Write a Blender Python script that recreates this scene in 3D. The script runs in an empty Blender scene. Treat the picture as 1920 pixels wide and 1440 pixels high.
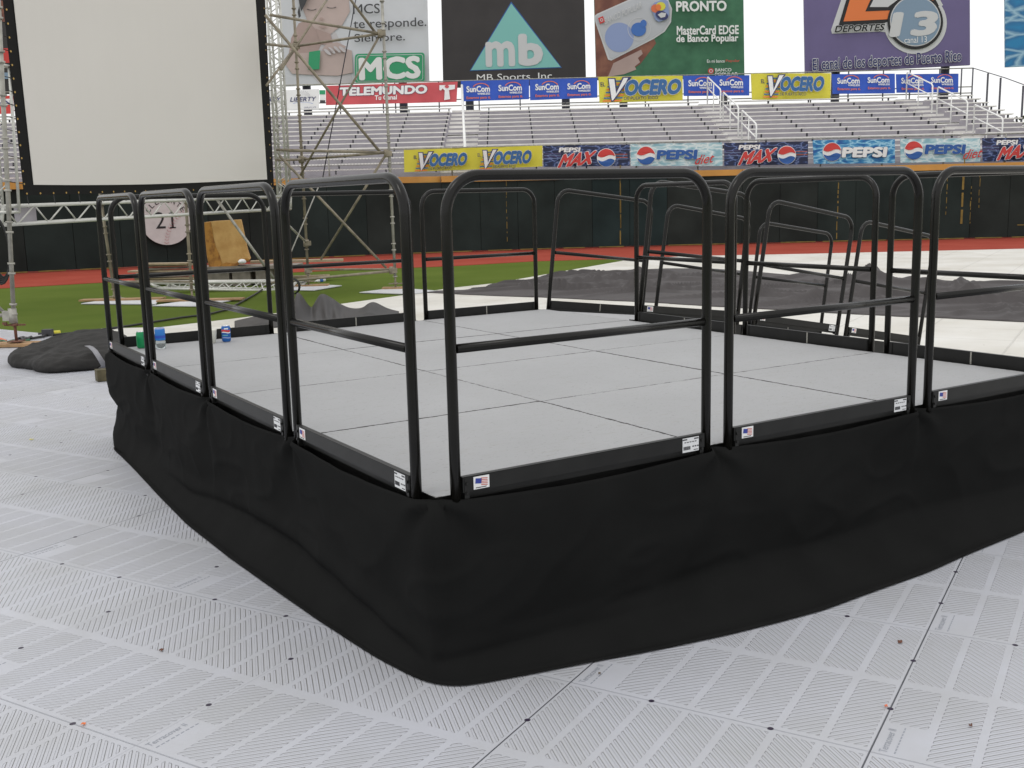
import bpy, bmesh, math, random
from mathutils import Vector, Matrix
from mathutils.geometry import tessellate_polygon
random.seed(7)
scene = bpy.context.scene
R_ = math.radians

# ---------------------------------------------------------------- camera, sky, sun, exposure
FPX, PIT, ROLL = 1985.75, R_(9.9089), R_(-1.4242)      # focal length for a 1920 px wide picture
DECK = 0.66                                             # stage height
CAMZ = DECK + 0.9876
cd = bpy.data.cameras.new('camera'); cam = bpy.data.objects.new('camera', cd)
scene.collection.objects.link(cam); scene.camera = cam
cd.sensor_width = 36; cd.lens = 36 * FPX / 1920; cd.clip_start = 0.05; cd.clip_end = 2000
_c, _s = math.cos(ROLL), math.sin(ROLL)
_R0 = Vector((1, 0, 0)); _F = Vector((0, math.cos(PIT), -math.sin(PIT))); _U0 = Vector((0, math.sin(PIT), math.cos(PIT)))
_r = _c * _R0 + _s * _U0; _u = -_s * _R0 + _c * _U0
m = Matrix((( _r.x, _u.x, -_F.x, 0), (_r.y, _u.y, -_F.y, 0), (_r.z, _u.z, -_F.z, CAMZ), (0, 0, 0, 1)))
cam.matrix_world = m

SUN_EL, SUN_AZ = R_(62), R_(200)
w = bpy.data.worlds.new('World'); scene.world = w; w.use_nodes = True
nt = w.node_tree; nt.nodes.clear()
sky = nt.nodes.new('ShaderNodeTexSky'); sky.sky_type = 'NISHITA'; sky.sun_disc = False
sky.sun_elevation = SUN_EL; sky.sun_rotation = SUN_AZ
mx = nt.nodes.new('ShaderNodeMix'); mx.data_type = 'RGBA'; mx.inputs[0].default_value = 0.93
mx.inputs[7].default_value = (11.2, 11.15, 11.1, 1)      # bright even cloud cover over the sky
nt.links.new(sky.outputs[0], mx.inputs[6])
bg = nt.nodes.new('ShaderNodeBackground'); bg.inputs[1].default_value = 0.1
nt.links.new(mx.outputs[2], bg.inputs[0])
ow = nt.nodes.new('ShaderNodeOutputWorld'); nt.links.new(bg.outputs[0], ow.inputs[0])
sd = bpy.data.lights.new('sun', 'SUN'); sd.energy = 0.5; sd.angle = R_(20); sd.color = (1, .97, .92)
so = bpy.data.objects.new('sun', sd); scene.collection.objects.link(so)
so.rotation_euler = (R_(28), 0, R_(-40)); so.location = (0, 0, 20)
scene.view_settings.view_transform = 'Standard'; scene.view_settings.look = 'None'
scene.view_settings.exposure = 0; scene.view_settings.gamma = 1

# ---------------------------------------------------------------- where things stand (surveyed from the photo)
def ray(u, v):
    x, y = u - 960, v - 720
    X, Y = _c * x + _s * y, -_s * x + _c * y
    return Vector((X / FPX, math.cos(PIT) + (-Y / FPX) * math.sin(PIT), -math.sin(PIT) + (-Y / FPX) * math.cos(PIT)))
def G(u, v, z=0.0):
    d = ray(u, v); t = (z - CAMZ) / d.z
    return Vector((d.x * t, d.y * t, z))
def W(u, v, Y):
    d = ray(u, v); t = Y / d.y
    return Vector((d.x * t, Y, CAMZ + d.z * t))
YAW = R_(32.143); SA = Vector((-0.269, 3.4548, 0)); MA, MBB = 1.2425, 1.2117; INS, OUT = 0.0588, 0.0393
DR = Vector((math.cos(YAW), math.sin(YAW), 0)); DL = Vector((-math.sin(YAW), math.cos(YAW), 0))
def S(x, y, z=0.0): return SA + DR * x + DL * y + Vector((0, 0, z))

# ---------------------------------------------------------------- materials
MATS = {}
def mat(name, col, rough=.6, metal=0, var=.0, vscale=6, bump=0, bscale=60, spec=.5, col2=None, thr=None, coat=0, sheen=0, trans=0, alpha=1, obj=True):
    if name in MATS: return MATS[name]
    m = bpy.data.materials.new(name); m.use_nodes = True; n = m.node_tree; b = n.nodes['Principled BSDF']
    b.inputs['Base Color'].default_value = (*col, 1); b.inputs['Roughness'].default_value = rough
    b.inputs['Metallic'].default_value = metal; b.inputs['Specular IOR Level'].default_value = spec
    if coat: b.inputs['Coat Weight'].default_value = coat; b.inputs['Coat Roughness'].default_value = .15
    if sheen: b.inputs['Sheen Weight'].default_value = sheen; b.inputs['Sheen Roughness'].default_value = .5
    if trans: b.inputs['Transmission Weight'].default_value = trans
    if alpha < 1: b.inputs['Alpha'].default_value = alpha
    tc = n.nodes.new('ShaderNodeTexCoord'); out = tc.outputs['Object']
    if var or col2:
        t = n.nodes.new('ShaderNodeTexNoise'); t.inputs['Scale'].default_value = vscale; t.inputs['Detail'].default_value = 6
        n.links.new(out, t.inputs['Vector'])
        r = n.nodes.new('ShaderNodeValToRGB'); c2 = col2 or tuple(c * (1 + var) for c in col)
        c1 = col if col2 else tuple(c * (1 - var) for c in col)
        a, e = thr or (.3, .7)
        r.color_ramp.elements[0].position = a; r.color_ramp.elements[1].position = e
        r.color_ramp.elements[0].color = (*c1, 1); r.color_ramp.elements[1].color = (*c2, 1)
        n.links.new(t.outputs[0], r.inputs[0]); n.links.new(r.outputs[0], b.inputs['Base Color'])
    if bump:
        t2 = n.nodes.new('ShaderNodeTexNoise'); t2.inputs['Scale'].default_value = bscale; t2.inputs['Detail'].default_value = 4
        n.links.new(out, t2.inputs['Vector'])
        bp = n.nodes.new('ShaderNodeBump'); bp.inputs['Strength'].default_value = bump; bp.inputs['Distance'].default_value = .02
        n.links.new(t2.outputs[0], bp.inputs['Height']); n.links.new(bp.outputs[0], b.inputs['Normal'])
    MATS[name] = m; return m

# small node-expression helper
class NX:
    def __init__(s, tree): s.t = tree
    def m(s, op, a, b=None, c=None):
        n = s.t.nodes.new('ShaderNodeMath'); n.operation = op
        for i, v in enumerate((a, b, c)):
            if v is None: continue
            if isinstance(v, (int, float)): n.inputs[i].default_value = v
            else: s.t.links.new(v, n.inputs[i])
        return n.outputs[0]
    def ss(s, v, lo, hi):      # smooth 0..1 between lo and hi
        n = s.t.nodes.new('ShaderNodeMapRange'); n.interpolation_type = 'SMOOTHSTEP'
        n.inputs[1].default_value = lo; n.inputs[2].default_value = hi
        s.t.links.new(v, n.inputs[0]); return n.outputs[0]

def pavement_material():
    m = bpy.data.materials.new('moulded_tiles'); m.use_nodes = True; t = m.node_tree; b = t.nodes['Principled BSDF']; N = NX(t)
    tc = t.nodes.new('ShaderNodeTexCoord'); sx = t.nodes.new('ShaderNodeSeparateXYZ'); t.links.new(tc.outputs['Object'], sx.inputs[0])
    u = N.m('FRACT', N.m('DIVIDE', sx.outputs[0], 1.012)); n = N.m('FRACT', sx.outputs[1])
    lower = N.m('LESS_THAN', u, .5)
    sgn = N.m('SUBTRACT', N.m('MULTIPLY', lower, 2), 1)                 # +1 in the first half, -1 in the second
    q = N.m('FRACT', N.m('DIVIDE', N.m('ADD', u, N.m('MULTIPLY', sgn, n)), .0286))
    shade_line = N.m('SUBTRACT', 1, N.ss(N.m('ABSOLUTE', N.m('SUBTRACT', q, .66)), .05, .11))          # the rib's shadow line, painted along one flank
    rib = N.m('SUBTRACT', 1, N.ss(N.m('ABSOLUTE', N.m('SUBTRACT', q, .42)), .16, .26))             # raised rib
    st = N.m('FRACT', N.m('MULTIPLY', n, 7))
    across = N.m('MULTIPLY', N.ss(st, .085, .105), N.m('SUBTRACT', 1, N.ss(st, .895, .915)))
    uh = N.m('FRACT', N.m('MULTIPLY', u, 2))
    along = N.m('MULTIPLY', N.ss(uh, .045, .05), N.m('SUBTRACT', 1, N.ss(uh, .95, .955)))
    corner = N.m('MULTIPLY', N.m('LESS_THAN', u, .21), N.m('GREATER_THAN', n, .857))
    g = N.m('MULTIPLY', N.m('MULTIPLY', shade_line, across), N.m('MULTIPLY', along, N.m('SUBTRACT', 1, corner)))
    ribh = N.m('MULTIPLY', N.m('MULTIPLY', rib, across), N.m('MULTIPLY', along, N.m('SUBTRACT', 1, corner)))
    # seams
    en = N.m('ABSOLUTE', N.m('SUBTRACT', N.m('FRACT', N.m('ADD', n, .5)), .5)); seam0 = N.m('SUBTRACT', 1, N.ss(en, .0012, .0030)); km = N.m('FLOORED_MODULO', N.m('FLOOR', N.m('ADD', sx.outputs[1], .5)), 4); dk = N.m('MAXIMUM', N.m('LESS_THAN', km, .5), N.m('GREATER_THAN', km, 2.5)); seam = N.m('MULTIPLY', seam0, N.m('ADD', N.m('MULTIPLY', dk, .85), .12))
    eu = N.m('ABSOLUTE', N.m('SUBTRACT', N.m('FRACT', N.m('ADD', u, .5)), .5)); row = N.m('SUBTRACT', 1, N.ss(eu, .0010, .0030))
    # lifting holes at .3 and .7 of every edge
    def dots(a, e):
        d = N.m('MINIMUM', N.m('ABSOLUTE', N.m('SUBTRACT', a, .3)), N.m('ABSOLUTE', N.m('SUBTRACT', a, .7)))
        r = N.m('SQRT', N.m('ADD', N.m('MULTIPLY', d, d), N.m('MULTIPLY', e, e)))
        return N.m('SUBTRACT', 1, N.ss(r, .008, .011))
    hole = N.m('MULTIPLY', N.m('MAXIMUM', dots(n, eu), dots(u, en)), 1.0)
    # colours
    nz = t.nodes.new('ShaderNodeTexNoise'); nz.inputs['Scale'].default_value = 1.6; nz.inputs['Detail'].default_value = 8; nz.inputs['Roughness'].default_value = .65
    t.links.new(tc.outputs['Object'], nz.inputs['Vector'])
    rp = t.nodes.new('ShaderNodeValToRGB'); e = rp.color_ramp.elements
    e[0].position = .3; e[0].color = (.455, .462, .48, 1); e[1].position = .62; e[1].color = (.522, .534, .582, 1)
    t.links.new(nz.outputs[0], rp.inputs[0])
    # whole panels differ a little
    fl = t.nodes.new('ShaderNodeTexWhiteNoise'); fl.noise_dimensions = '2D'
    cb = t.nodes.new('ShaderNodeCombineXYZ'); t.links.new(N.m('FLOOR', N.m('DIVIDE', sx.outputs[0], 1.012)), cb.inputs[0]); t.links.new(N.m('FLOOR', sx.outputs[1]), cb.inputs[1])
    t.links.new(cb.outputs[0], fl.inputs['Vector'])
    hs = t.nodes.new('ShaderNodeHueSaturation'); t.links.new(rp.outputs[0], hs.inputs['Color'])
    t.links.new(N.m('ADD', N.m('MULTIPLY', fl.outputs[0], .08), .96), hs.inputs['Value'])
    def mix(a, col, f):
        x = t.nodes.new('ShaderNodeMix'); x.data_type = 'RGBA'; t.links.new(f, x.inputs[0]); t.links.new(a, x.inputs[6]); x.inputs[7].default_value = (*col, 1); return x.outputs[2]
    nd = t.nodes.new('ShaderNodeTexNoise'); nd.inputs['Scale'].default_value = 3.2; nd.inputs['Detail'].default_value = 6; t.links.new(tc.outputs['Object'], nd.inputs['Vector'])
    flank_shade = N.m('MULTIPLY', g, N.m('ADD', .38, N.m('MULTIPLY', N.ss(nd.outputs[0], .45, .75), .45)))  # rib shadow put into the colour, patchy in strength
    c = mix(hs.outputs[0], (.22, .21, .18), flank_shade)
    spk = t.nodes.new('ShaderNodeTexNoise'); spk.inputs['Scale'].default_value = 55; spk.inputs['Detail'].default_value = 2; t.links.new(tc.outputs['Object'], spk.inputs['Vector'])
    c = mix(c, (.07, .06, .05), N.m('MULTIPLY', N.ss(spk.outputs[0], .785, .81), .8))
    c = mix(c, (.36, .38, .42), N.m('MULTIPLY', row, .6)); c = mix(c, (.05, .055, .07), N.m('MULTIPLY', seam, .9)); c = mix(c, (.035, .025, .05), hole)
    t.links.new(c, b.inputs['Base Color']); b.inputs['Roughness'].default_value = .42; b.inputs['Specular IOR Level'].default_value = .4
    h = N.m('SUBTRACT', N.m('MULTIPLY', ribh, .7), N.m('MAXIMUM', N.m('MULTIPLY', g, .0), N.m('MAXIMUM', N.m('MAXIMUM', seam, N.m('MULTIPLY', row, .5)), hole)))
    bp = t.nodes.new('ShaderNodeBump'); bp.inputs['Strength'].default_value = 1; bp.inputs['Distance'].default_value = .006
    t.links.new(h, bp.inputs['Height']); t.links.new(bp.outputs[0], b.inputs['Normal'])
    return m

def deck_material():
    m = bpy.data.materials.new('deck_grey'); m.use_nodes = True; t = m.node_tree; b = t.nodes['Principled BSDF']; N = NX(t)
    tc = t.nodes.new('ShaderNodeTexCoord'); oi = t.nodes.new('ShaderNodeObjectInfo')
    ad = t.nodes.new('ShaderNodeVectorMath'); ad.operation = 'ADD'; t.links.new(tc.outputs['Object'], ad.inputs[0]); t.links.new(oi.outputs['Location'], ad.inputs[1])
    mp = t.nodes.new('ShaderNodeMapping'); mp.inputs['Scale'].default_value = (1, 5, 1); mp.inputs['Rotation'].default_value = (0, 0, .25); t.links.new(ad.outputs[0], mp.inputs[0])
    def noise(sc, det, src, rough=.6):
        n = t.nodes.new('ShaderNodeTexNoise'); n.inputs['Scale'].default_value = sc; n.inputs['Detail'].default_value = det; n.inputs['Roughness'].default_value = rough
        t.links.new(src, n.inputs['Vector']); return n.outputs[0]
    n1 = noise(1.3, 7, ad.outputs[0]); n2 = noise(9, 5, mp.outputs[0]); n3 = noise(38, 2, mp.outputs[0])
    r = t.nodes.new('ShaderNodeValToRGB'); r.color_ramp.elements[0].position = .3; r.color_ramp.elements[1].position = .7
    r.color_ramp.elements[0].color = (.350, .353, .358, 1); r.color_ramp.elements[1].color = (.388, .392, .398, 1); t.links.new(n1, r.inputs[0])
    def mix(a, col, f):
        x = t.nodes.new('ShaderNodeMix'); x.data_type = 'RGBA'; t.links.new(f, x.inputs[0]); t.links.new(a, x.inputs[6]); x.inputs[7].default_value = (*col, 1); return x.outputs[2]
    c = mix(r.outputs[0], (.31, .298, .27), N.m('MULTIPLY', N.ss(n2, .54, .72), .45))
    c = mix(c, (.09, .085, .08), N.m('MULTIPLY', N.ss(n3, .665, .695), .75))
    # scuffed, chipped edges of every panel: distance to the panel edge in object space
    s = t.nodes.new('ShaderNodeSeparateXYZ'); t.links.new(tc.outputs['Object'], s.inputs[0])
    ex = N.m('SUBTRACT', MA / 2, N.m('ABSOLUTE', s.outputs[0])); ey = N.m('SUBTRACT', MBB / 2, N.m('ABSOLUTE', s.outputs[1]))
    ed = N.m('MINIMUM', ex, ey); n4 = noise(22, 5, ad.outputs[0])
    chip = N.m('MULTIPLY', N.m('SUBTRACT', 1, N.ss(ed, .003, .017)), N.ss(n4, .49, .54))
    c = mix(c, (.07, .065, .06), N.m('MULTIPLY', chip, .8))
    t.links.new(c, b.inputs['Base Color']); b.inputs['Roughness'].default_value = .62; b.inputs['Specular IOR Level'].default_value = .3
    bp = t.nodes.new('ShaderNodeBump'); bp.inputs['Strength'].default_value = .15; bp.inputs['Distance'].default_value = .004
    t.links.new(noise(90, 3, ad.outputs[0]), bp.inputs['Height']); t.links.new(bp.outputs[0], b.inputs['Normal'])
    return m

def ice_material(name, base, dark, light, scale=2.2, pb=.13, pd=.32):
    m = bpy.data.materials.new(name); m.use_nodes = True; t = m.node_tree; b = t.nodes['Principled BSDF']
    tc = t.nodes.new('ShaderNodeTexCoord'); mp = t.nodes.new('ShaderNodeMapping'); mp.inputs['Scale'].default_value = (.55, 1, 1.5); mp.inputs['Rotation'].default_value = (0, .6, 0)
    t.links.new(tc.outputs['Object'], mp.inputs[0])
    dn = t.nodes.new('ShaderNodeTexNoise'); dn.inputs['Scale'].default_value = scale * 1.5; dn.inputs['Detail'].default_value = 5; t.links.new(mp.outputs[0], dn.inputs['Vector'])
    v = t.nodes.new('ShaderNodeTexVoronoi'); v.feature = 'DISTANCE_TO_EDGE'; v.inputs['Scale'].default_value = scale * 1.6
    ad = t.nodes.new('ShaderNodeVectorMath'); ad.operation = 'MULTIPLY_ADD'; ad.inputs[1].default_value = (.5, .5, .5)
    t.links.new(dn.outputs[1], ad.inputs[0]); t.links.new(mp.outputs[0], ad.inputs[2]); t.links.new(ad.outputs[0], v.inputs['Vector'])
    r = t.nodes.new('ShaderNodeValToRGB'); e = r.color_ramp.elements
    e[0].position = 0; e[0].color = (*light, 1); e[1].position = pb; e[1].color = (*base, 1); k = r.color_ramp.elements.new(pd); k.color = (*dark, 1)
    t.links.new(v.outputs[0], r.inputs[0]); t.links.new(r.outputs[0], b.inputs['Base Color']); b.inputs['Roughness'].default_value = .5
    return m

# paints and stuff
K = dict(
 rail=mat('black_gloss_paint', (.0062, .0058, .0048), .24, spec=.30, var=.12, vscale=14),
 toe=mat('black_steel_plate', (.010, .010, .0095), .42, spec=.3, var=.3, vscale=8),
 steel=mat('galvanised_tube', (.36, .35, .31), .48, .35, var=.25, vscale=9, bump=.1),
 rust=mat('rusty_steel', (.16, .07, .045), .8, var=.4, vscale=30, bump=.3),
 brown=mat('weathered_tube', (.27, .235, .175), .6, .2, var=.35, vscale=6, bump=.15),
 alu=mat('aluminium_truss', (.58, .58, .54), .42, .3, var=.08),
 white_rail=mat('white_painted_tube', (.86, .86, .84), .45),
 seat=mat('aluminium_plank', (.82, .80, .76), .45, .1, var=.08, vscale=3),
 tread=mat('bleacher_tread', (.37, .35, .375), .6, .0, var=.12, vscale=2),
 riser=mat('bleacher_riser', (.36, .34, .37), .65, .0, var=.1, vscale=3),
 dark=mat('dark_bracket', (.025, .025, .035), .6),
 wallg=mat('dark_green_pad', (.0185, .0275, .0255), .8, var=.3, vscale=.9, bump=.25, bscale=3, spec=.15),
 wallh=mat('blue_green_pad', (.0160, .0285, .0285), .8, var=.3, vscale=.9, bump=.25, bscale=3, spec=.15),
 wallc=mat('faded_green_pad', (.0200, .0260, .0240), .8, var=.35, vscale=.8, bump=.25, bscale=3, spec=.15),
 ochre=mat('orange_yellow_pad', (.52, .27, .055), .6, var=.15, vscale=1.2),
 ochre2=mat('ochre_stain', (.20, .14, .03), .8, var=.3, vscale=4),
 skirt=mat('black_cloth', (.0120, .0122, .0120), .9, spec=.05, bump=.05, bscale=500, var=.12, vscale=3),
 tarp=mat('dark_grey_tarp', (.074, .067, .067), .7, spec=.3, var=.10, vscale=.8),
 tarp2=mat('black_rubber_sheet', (.042, .039, .039), .55, spec=.4, var=.12, vscale=3, bump=.04, bscale=12),
 bag=mat('black_canvas', (.022, .021, .020), .75, spec=.3, var=.2, vscale=6, bump=.25, bscale=40),
 strap=mat('grey_webbing', (.26, .26, .28), .6, var=.1, vscale=40),
 screen=mat('screen_fabric', (.735, .71, .675), .85, spec=.1, var=.012, vscale=1),
 sborder=mat('screen_border', (.014, .014, .014), .8, spec=.2),
 brass=mat('brass_eyelet', (.45, .30, .10), .4, .8),
 wood=mat('raw_timber', (.38, .30, .20), .8, var=.25, vscale=5, bump=.3),
 ply=mat('plywood_board', (.36, .22, .11), .8, var=.2, vscale=8),
 greywood=mat('grey_timber', (.25, .22, .19), .85, var=.3, vscale=6),
 sheet=mat('white_sheet', (.60, .61, .63), .5, var=.05),
 concrete=mat('yellow_concrete', (.50, .275, .085), .8, col2=(.62, .38, .14), thr=(.35, .6), vscale=3.5, bump=.3, bscale=25),
 concrete2=mat('chipped_yellow_concrete', (.46, .22, .045), .85, col2=(.26, .11, .025), thr=(.45, .62), vscale=7, bump=.5, bscale=20),
 paper=mat('white_vinyl', (.80, .80, .80), .4), paper2=mat('label_paper', (.72, .73, .74), .4),
 bilg=mat('billboard_grey', (.64, .65, .69), .6, var=.06, vscale=.5),
 black=mat('print_black', (.012, .012, .014), .6), bblack=mat('billboard_black', (.032, .027, .028), .55, var=.2, vscale=.8),
 dgrey=mat('print_dark_grey', (.05, .05, .055), .6), lgrey=mat('print_light_grey', (.62, .62, .64), .6), mgrey=mat('print_mid_grey', (.30, .32, .36), .6),
 white=mat('print_white', (.82, .82, .82), .55), cream=mat('print_cream', (.70, .62, .50), .55),
 red=mat('print_red', (.60, .045, .04), .5), tred=mat('banner_red', (.58, .085, .10), .5, var=.1, vscale=1.5), orange=mat('print_orange', (.80, .20, .05), .5), orange2=mat('print_soft_orange', (.70, .17, .075), .55),
 yellow=mat('banner_yellow', (.70, .63, .055), .5, var=.06, vscale=1.5), sblue=mat('banner_blue', (.022, .085, .48), .45, var=.1, vscale=1.2), pblue=mat('print_blue', (.02, .10, .36), .5), vblue=mat('print_steel_blue', (.035, .13, .33), .5), navy=mat('print_navy', (.03, .035, .14), .5),
 teal=mat('print_teal', (.22, .53, .50), .55), green=mat('print_green', (.03, .33, .15), .5), dgreen=mat('billboard_green', (.030, .125, .065), .6, col2=(.055, .19, .10), thr=(.3, .7), vscale=1.6),
 skin=mat('printed_skin', (.52, .41, .385), .6, var=.08, vscale=.8), skin2=mat('printed_skin_shade', (.43, .315, .29), .6, var=.1, vscale=.8), cloth=mat('printed_cloth', (.58, .55, .57), .6, var=.1, vscale=.7),
 brownp=mat('printed_brown', (.16, .055, .04), .6, col2=(.27, .11, .07), thr=(.4, .6), vscale=1.2), purple=mat('billboard_purple', (.150, .120, .27), .55, var=.08, vscale=.6),
 card=mat('printed_card', (.50, .51, .55), .5, var=.05, vscale=.7), lblue=mat('print_pale_blue', (.27, .34, .58), .5), mblue=mat('print_mid_blue', (.05, .16, .50), .5), steelb=mat('print_grey_blue', (.22, .31, .43), .5),
 pole=mat('dark_post', (.02, .02, .04), .6), fpost=mat('fence_post_grey', (.09, .09, .11), .6), bblue=mat('bright_blue_wrapper', (.02, .19, .58), .35), blockw=mat('dark_old_timber', (.10, .085, .045), .85, var=.4, vscale=9), ball=mat('baseball_face', (.56, .56, .555), .6, var=.06), stitch=mat('red_stitch', (.45, .06, .08), .6),
 cang=mat('green_can', (.01, .27, .09), .3, .3), canb=mat('blue_can', (.015, .12, .42), .3, .3), cant=mat('can_metal', (.7, .7, .72), .25, .9), clear=mat('clear_plastic', (.80, .86, .86), .08, trans=.85),
 cup=mat('white_cup', (.78, .78, .70), .5), cable=mat('black_cable', (.012, .012, .012), .5), flagblue=mat('flag_blue', (.03, .05, .30), .5), flagred=mat('flag_red', (.55, .10, .08), .5),
 leaf=mat('leaf_green', (.06, .075, .025), .7, var=.4, vscale=3), leaf2=mat('leaf_olive', (.12, .12, .05), .7, var=.4, vscale=3), bark=mat('bark', (.12, .09, .06), .9, var=.3),
 lawn=mat('lawn_grass', (.084, .124, .020), .95, spec=.03, col2=(.114, .154, .030), thr=(.3, .7), vscale=.55, bump=.12, bscale=35),
 track=mat('red_track', (.30, .055, .037), .95, spec=.05, col2=(.35, .073, .05), thr=(.3, .7), vscale=.8, bump=.3, bscale=40),
 far=mat('white_cover', (.66, .64, .59), .6, var=.04, vscale=.7),
 fence=mat('fence_wire', (.34, .34, .34), .5, .4))
K['ice'] = ice_material('printed_ice_pale', (.42, .62, .68), (.25, .47, .55), (.75, .84, .85))
K['iceb'] = ice_material('printed_ice_blue', (.03, .25, .52), (.01, .10, .34), (.35, .65, .82))
K['iced'] = ice_material('printed_ice_dark', (.018, .045, .16), (.010, .016, .06), (.20, .26, .50), 2.2, .05, .13)
K['splash'] = ice_material('printed_water', (.02, .16, .38), (.015, .22, .48), (.35, .55, .70), .7)
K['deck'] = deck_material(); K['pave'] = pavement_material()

# ---------------------------------------------------------------- mesh builder
class MB:
    def __init__(s): s.v = []; s.f = []; s.mi = []; s.sm = []; s.cur = 0; s.names = []
    def use(s, key):
        if key not in s.names: s.names.append(key)
        s.cur = s.names.index(key); return s
    def face(s, idx, smooth=False): s.f.append(idx); s.mi.append(s.cur); s.sm.append(smooth)
    def add(s, vs): k = len(s.v); s.v.extend(Vector(x) for x in vs); return k
    def quad(s, a, b, c, d): k = s.add((a, b, c, d)); s.face((k, k+1, k+2, k+3))
    def box(s, c, size, ax=None):
        X, Y, Z = ax or (Vector((1,0,0)), Vector((0,1,0)), Vector((0,0,1))); c = Vector(c); hx, hy, hz = (q/2 for q in size)
        k = s.add([c + X*hx*i + Y*hy*j + Z*hz*l for i in (-1,1) for j in (-1,1) for l in (-1,1)])
        for q in ((0,1,3,2),(4,6,7,5),(0,4,5,1),(2,3,7,6),(0,2,6,4),(1,5,7,3)): s.face(tuple(k+i for i in q))
    def beam(s, p, q, w, h, up=Vector((0,0,1))):
        p, q = Vector(p), Vector(q); d = (q-p).normalized(); sd = d.cross(up).normalized(); u2 = sd.cross(d)
        s.box((p+q)/2, ((q-p).length, w, h), (d, sd, u2))
    def tube(s, pts, r, n=10, cap=True, closed=False):
        pts = [Vector(p) for p in pts]; rr = r if isinstance(r, (list, tuple)) else [r]*len(pts); N = len(pts); k0 = len(s.v)
        t0 = (pts[1]-pts[0]).normalized(); ref = Vector((0,0,1)) if abs(t0.z) < .9 else Vector((1,0,0)); nrm = t0.cross(ref).normalized()
        for i, p in enumerate(pts):
            if closed: t = (pts[(i+1) % N]-pts[i-1]).normalized()
            else: t = ((pts[min(i+1,N-1)]-pts[i]).normalized() + (pts[i]-pts[max(i-1,0)]).normalized()).normalized()
            nrm = (nrm - t*nrm.dot(t)).normalized(); bn = t.cross(nrm)
            s.add([p + nrm*math.cos(2*math.pi*j/n)*rr[i] + bn*math.sin(2*math.pi*j/n)*rr[i] for j in range(n)])
        for i in range(N if closed else N-1):
            a, b = k0+i*n, k0+((i+1) % N)*n
            for j in range(n): s.face((a+j, a+(j+1)%n, b+(j+1)%n, b+j), True)
        if cap and not closed:
            s.face(tuple(k0+j for j in reversed(range(n)))); s.face(tuple(k0+(N-1)*n+j for j in range(n)))
    def lathe(s, c, prof, n=20, mats=None):
        k0 = len(s.v); c = Vector(c)
        for r, z in prof: s.add([c+Vector((r*math.cos(2*math.pi*j/n), r*math.sin(2*math.pi*j/n), z)) for j in range(n)])
        for i in range(len(prof)-1):
            if mats: s.use(mats[i])
            for j in range(n): s.face((k0+i*n+j, k0+i*n+(j+1)%n, k0+(i+1)*n+(j+1)%n, k0+(i+1)*n+j), True)
    def grid(s, P, smooth=True, flip=False):
        k = len(s.v); h, wd = len(P), len(P[0])
        for r in P: s.add(r)
        for i in range(h-1):
            for j in range(wd-1):
                q = (k+i*wd+j, k+i*wd+j+1, k+(i+1)*wd+j+1, k+(i+1)*wd+j)
                s.face(q[::-1] if flip else q, smooth)
    def prism(s, poly, ext):     # planar polygon (3-D points) extruded by a vector
        poly = [Vector(p) for p in poly]; ext = Vector(ext); n = len(poly); k = s.add(poly); s.add([p+ext for p in poly])
        for tri in tessellate_polygon([poly]):
            s.face(tuple(k+i for i in tri)); s.face(tuple(k+n+i for i in reversed(tri)))
        for i in range(n): s.face((k+i, k+(i+1)%n, k+n+(i+1)%n, k+n+i))
    def build(s, name, parent=None, origin=None, solid=0):
        o0 = Vector(origin) if origin is not None else Vector((0,0,0))
        me = bpy.data.meshes.new(name); me.from_pydata([tuple(v-o0) for v in s.v], [], s.f)
        for q in s.names: me.materials.append(K[q])
        for p, a, b in zip(me.polygons, s.mi, s.sm): p.material_index = a; p.use_smooth = b
        me.update(); o = bpy.data.objects.new(name, me); scene.collection.objects.link(o)
        if parent: o.parent = parent
        else: o.location = o0
        if solid:
            md = o.modifiers.new('thickness', 'SOLIDIFY'); md.thickness = solid; md.offset = -1
        return o
def tag(o, label=None, cat=None, group=None, kind=None):
    for k, v in (('label', label), ('category', cat), ('group', group), ('kind', kind)):
        if v: o[k] = v
    return o
def empty(name, loc, label, cat, group=None, rot=(0,0,0)):
    o = bpy.data.objects.new(name, None); scene.collection.objects.link(o); o.location = loc; o.rotation_euler = rot; o.empty_display_size = .2
    return tag(o, label, cat, group)
def copy_tree(o, parent=None):
    c = o.copy(); scene.collection.objects.link(c); c.parent = parent
    for ch in list(o.children): copy_tree(ch, c)
    return c

# ---------------------------------------------------------------- lettering (Blender's own font, turned into flat faces)
_TC = {}
def glyphs(text, bold=0.0, space=1.0):
    key = (text, round(bold, 3), space)
    if key in _TC: return _TC[key]
    cu = bpy.data.curves.new('t', 'FONT'); cu.body = text; cu.size = 1; cu.offset = bold; cu.resolution_u = 3; cu.space_character = space
    ob = bpy.data.objects.new('t', cu); scene.collection.objects.link(ob)
    dg = bpy.context.evaluated_depsgraph_get(); dg.update()
    me = bpy.data.meshes.new_from_object(ob.evaluated_get(dg))
    V = [(v.co.x, v.co.y) for v in me.vertices]; F = [tuple(p.vertices) for p in me.polygons]
    bpy.data.objects.remove(ob); bpy.data.curves.remove(cu); bpy.data.meshes.remove(me)
    _TC[key] = (V, F); return _TC[key]

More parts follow.
